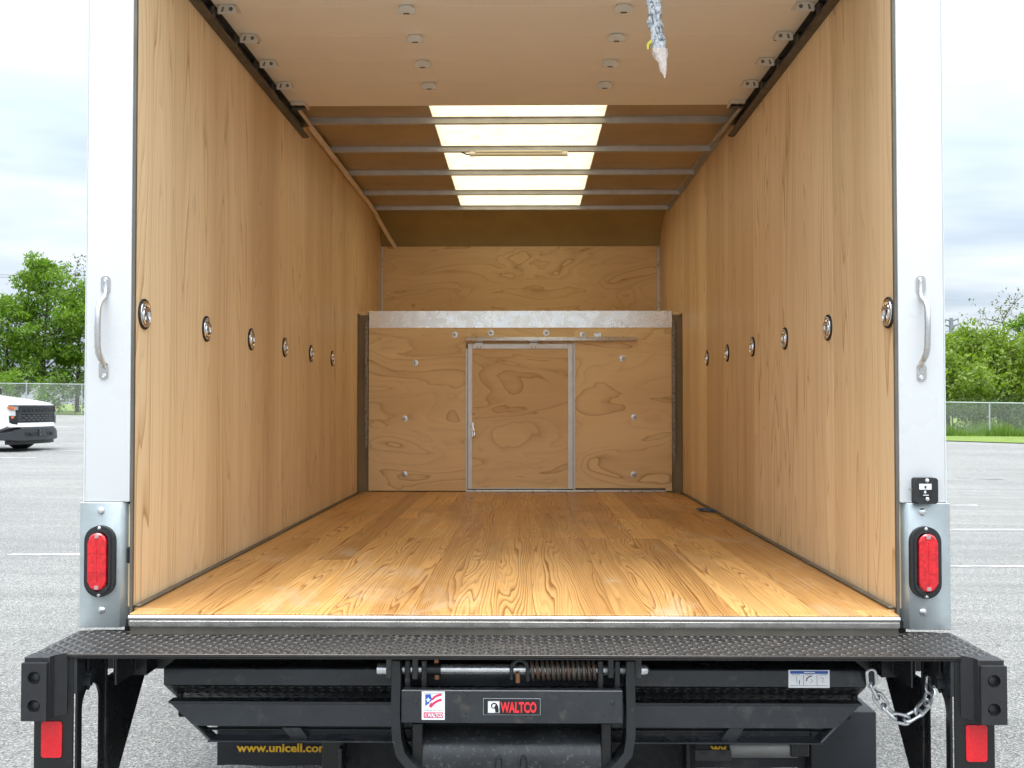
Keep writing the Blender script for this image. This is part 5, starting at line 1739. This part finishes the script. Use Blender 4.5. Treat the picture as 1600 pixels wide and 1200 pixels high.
TL = [
    # u, v of top, depth, crown radius, label, kind
    (66, 388, 74, 3.5, 'tall green maple with a pointed top behind the left fence', dict(seed=4, leaf='maple_leaf', clumps=150, per=52, base=0.16, trunk=0.2)),
    (121, 432, 77, 3.0, 'dense maple half hidden by the left corner post', dict(seed=9, leaf='maple_leaf', clumps=125, per=52, base=0.15, trunk=0.16)),
    (8, 448, 73, 2.9, 'rounded maple at the left edge of the view', dict(seed=14, leaf='maple_leaf', clumps=125, per=52, base=0.16, trunk=0.16)),
    (-75, 420, 77, 3.6, 'broad maple beyond the left edge of the view', dict(seed=17, leaf='maple_leaf', clumps=120, per=55, base=0.15, trunk=0.18)),
    (190, 425, 75, 3.4, 'broad maple behind the left wall of the truck', dict(seed=19, leaf='maple_leaf', clumps=120, per=55, base=0.15, trunk=0.18)),
]
for u, v, dp, rx, lab, kw in TL:
    x, y = px_place(u, dp)
    last_maple = tree('maple_tree', x, y, tree_h(u, v + 15, dp), rx, lab, group='trees behind the left fence', **kw)
x, y = px_place(120, 80)
tree('sparse_tree', x, y, tree_h(118, 388, 80), 1.8, 'thin sparse branches above the maples beside the left post', seed=33, leaf='dry_leaf', size=0.13, clumps=40, per=9, base=0.55, bark='grey_bark', trunk=0.10)
TR = [
    (1525, 500, 58, 2.7, 'light green tree with the highest rounded crown on the right', dict(seed=51, leaf='locust_leaf', clumps=150, per=62, base=0.14, trunk=0.17, size=0.13)),
    (1480, 537, 54, 2.0, 'light green tree with a forked dark trunk next to the right post', dict(seed=52, leaf='locust_leaf', clumps=120, per=55, base=0.22, trunk=0.15, size=0.13)),
    (1588, 528, 56, 2.5, 'olive green tree at the right edge of the view', dict(seed=53, leaf='locust_leaf', clumps=130, per=62, base=0.12, trunk=0.16, size=0.13)),
    (1660, 505, 58, 2.8, 'light green tree beyond the right edge of the view', dict(seed=54, leaf='locust_leaf', clumps=120, per=55, base=0.14, trunk=0.16, size=0.13)),
    (1420, 520, 57, 2.6, 'light green tree behind the right wall of the truck', dict(seed=55, leaf='locust_leaf', clumps=120, per=55, base=0.14, trunk=0.16, size=0.13)),
]
for u, v, dp, rx, lab, kw in TR:
    x, y = px_place(u, dp)
    last_locust = tree('locust_tree', x, y, tree_h(u, v + 22, dp), rx, lab, group='trees behind the right fence', **kw)
x, y = px_place(1572, 68)
tree('bare_tree', x, y, tree_h(1572, 468, 68), 3.0, 'bare grey dead tree rising behind the right treetops', seed=61, leaf='dry_leaf', size=0.10, clumps=90, per=1, base=0.45, bark='grey_bark', trunk=0.26, clump_r=(0.3, 0.6))
x, y = px_place(1602, 66)
tree('sparse_tree', x, y, tree_h(1602, 484, 66), 1.5, 'loose leafy treetop at the far right above the olive tree', seed=62, leaf='maple_leaf', size=0.14, clumps=50, per=30, base=0.55, bark='bark', trunk=0.12, clump_r=(0.35, 0.7))
# shrubs at the fences
SH = [(1488, 640, 49.5, 1.5, 'grey green shrub behind the fence beside the right post'), (1530, 636, 50.5, 1.4, 'dark shrub behind the right fence left of the steel post'),
      (1572, 638, 50, 1.5, 'grey twiggy shrub behind the right fence right of the post'), (1612, 642, 49.5, 1.4, 'shrub behind the fence at the right edge of the view')]
for k, (u, v, dp, rx, lab) in enumerate(SH):
    x, y = px_place(u, dp)
    tree('shrub', x, y, tree_h(u, v, dp), rx, lab, 'shrub', seed=70 + k, leaf='shrub_leaf', size=0.075, clumps=55, per=60, base=0.05, trunk=0.05, clump_r=(0.25, 0.5), group='shrubs along the right fence', shape=0.3)
SL = [(15, 594, 68, 2.1, 'leafy shrub behind the fence above the pickup bonnet'), (75, 602, 68, 1.9, 'open shrub behind the fence right of the pickup'), (118, 592, 68, 2.0, 'bushy shrub behind the fence post beside the left corner post')]
for k, (u, v, dp, rx, lab) in enumerate(SL):
    x, y = px_place(u, dp)
    tree('shrub', x, y, tree_h(u, v, dp), rx, lab, 'shrub', seed=80 + k, leaf='maple_leaf' if k != 2 else 'shrub_leaf', size=0.10, clumps=50, per=50, base=0.05, trunk=0.05, clump_r=(0.3, 0.6), group='shrubs along the left fence', shape=0.3)

# the tree line goes on behind the truck
def copy_tree(root, x, y, rz, sc, label, group):
    r_ = root.copy()
    COL.objects.link(r_)
    r_.location = (x, y, GZ(x, y))
    r_.rotation_euler = (0, 0, rz)
    r_.scale = (sc, sc, sc)
    r_['label'] = label
    r_['group'] = group
    for ch in root.children:
        c = ch.copy()
        COL.objects.link(c)
        c.parent = r_


for k, (u, dp) in enumerate(((-190, 78), (-310, 76), (270, 78), (350, 74), (440, 80), (530, 77))):
    x, y = px_place(u, dp)
    lab = ('maple just past the left frame edge', 'farthest maple past the left frame edge', 'first maple hidden right of the left corner post', 'second maple hidden right of the left corner post',
           'third maple hidden right of the left corner post', 'maple hidden behind the middle of the cargo box')[k]
    copy_tree(last_maple, x, y, 1.3 * k + 0.6, 0.9 + 0.06 * (k % 4), lab, 'maples hidden in the left tree line')
for k, (u, dp) in enumerate(((1350, 60), (1280, 58), (1210, 62), (1130, 60), (1740, 60))):
    x, y = px_place(u, dp)
    lab = ('first light green tree hidden left of the right post', 'second light green tree hidden left of the right post', 'third light green tree hidden left of the right post',
           'fourth light green tree hidden left of the right post', 'light green tree past the right frame edge')[k]
    copy_tree(last_locust, x, y, 1.7 * k + 0.4, 0.92 + 0.06 * (k % 3), lab, 'trees hidden in the right tree line')

# ------------------------------------------------------------------ power line
x, y = px_place(1487, 150)
zt = at(1487, 497, y).z
PO = tag(empty('transmission_pole', (x, y, GZ(x, y))), 'distant steel transmission pole with two crossarms above the right treetops', 'pole')
obj('mast', MB().tube([(x, y, GZ(x, y)), (x, y, zt)], [0.5, 0.28], 10), 'pole_steel', PO)
for v, u0, u1, dv in ((500, 1477, 1497, -2.5), (508.5, 1474, 1501, -3)):
    a, c_, b_ = at(u0, v + dv * 0.3, y), at(1487, v + 1.5, y), at(u1, v + dv, y)
    obj('crossarm', MB().tube([a, c_, b_], [0.10, 0.2, 0.10], 8), 'pole_steel', PO)
    for q in (a, b_):
        obj('insulator', MB().tube([q, q + Vector((0, 0, -0.5))], [0.09, 0.07], 6), 'pole_steel', PO)
for v, lab in ((424, 'upper thin power cable crossing the sky on the left'), (428, 'lower thin power cable crossing the sky on the left')):
    A, B = at(-120, v - 1, 110), at(300, v + 1, 110)
    pts = [A.lerp(B, k / 12) + Vector((0, 0, -0.5 * (1 - (2 * k / 12 - 1) ** 2))) for k in range(13)]
    tag(obj('power_cable', MB().tube(pts, 0.022, 5), 'cable_black'), lab, 'cable')
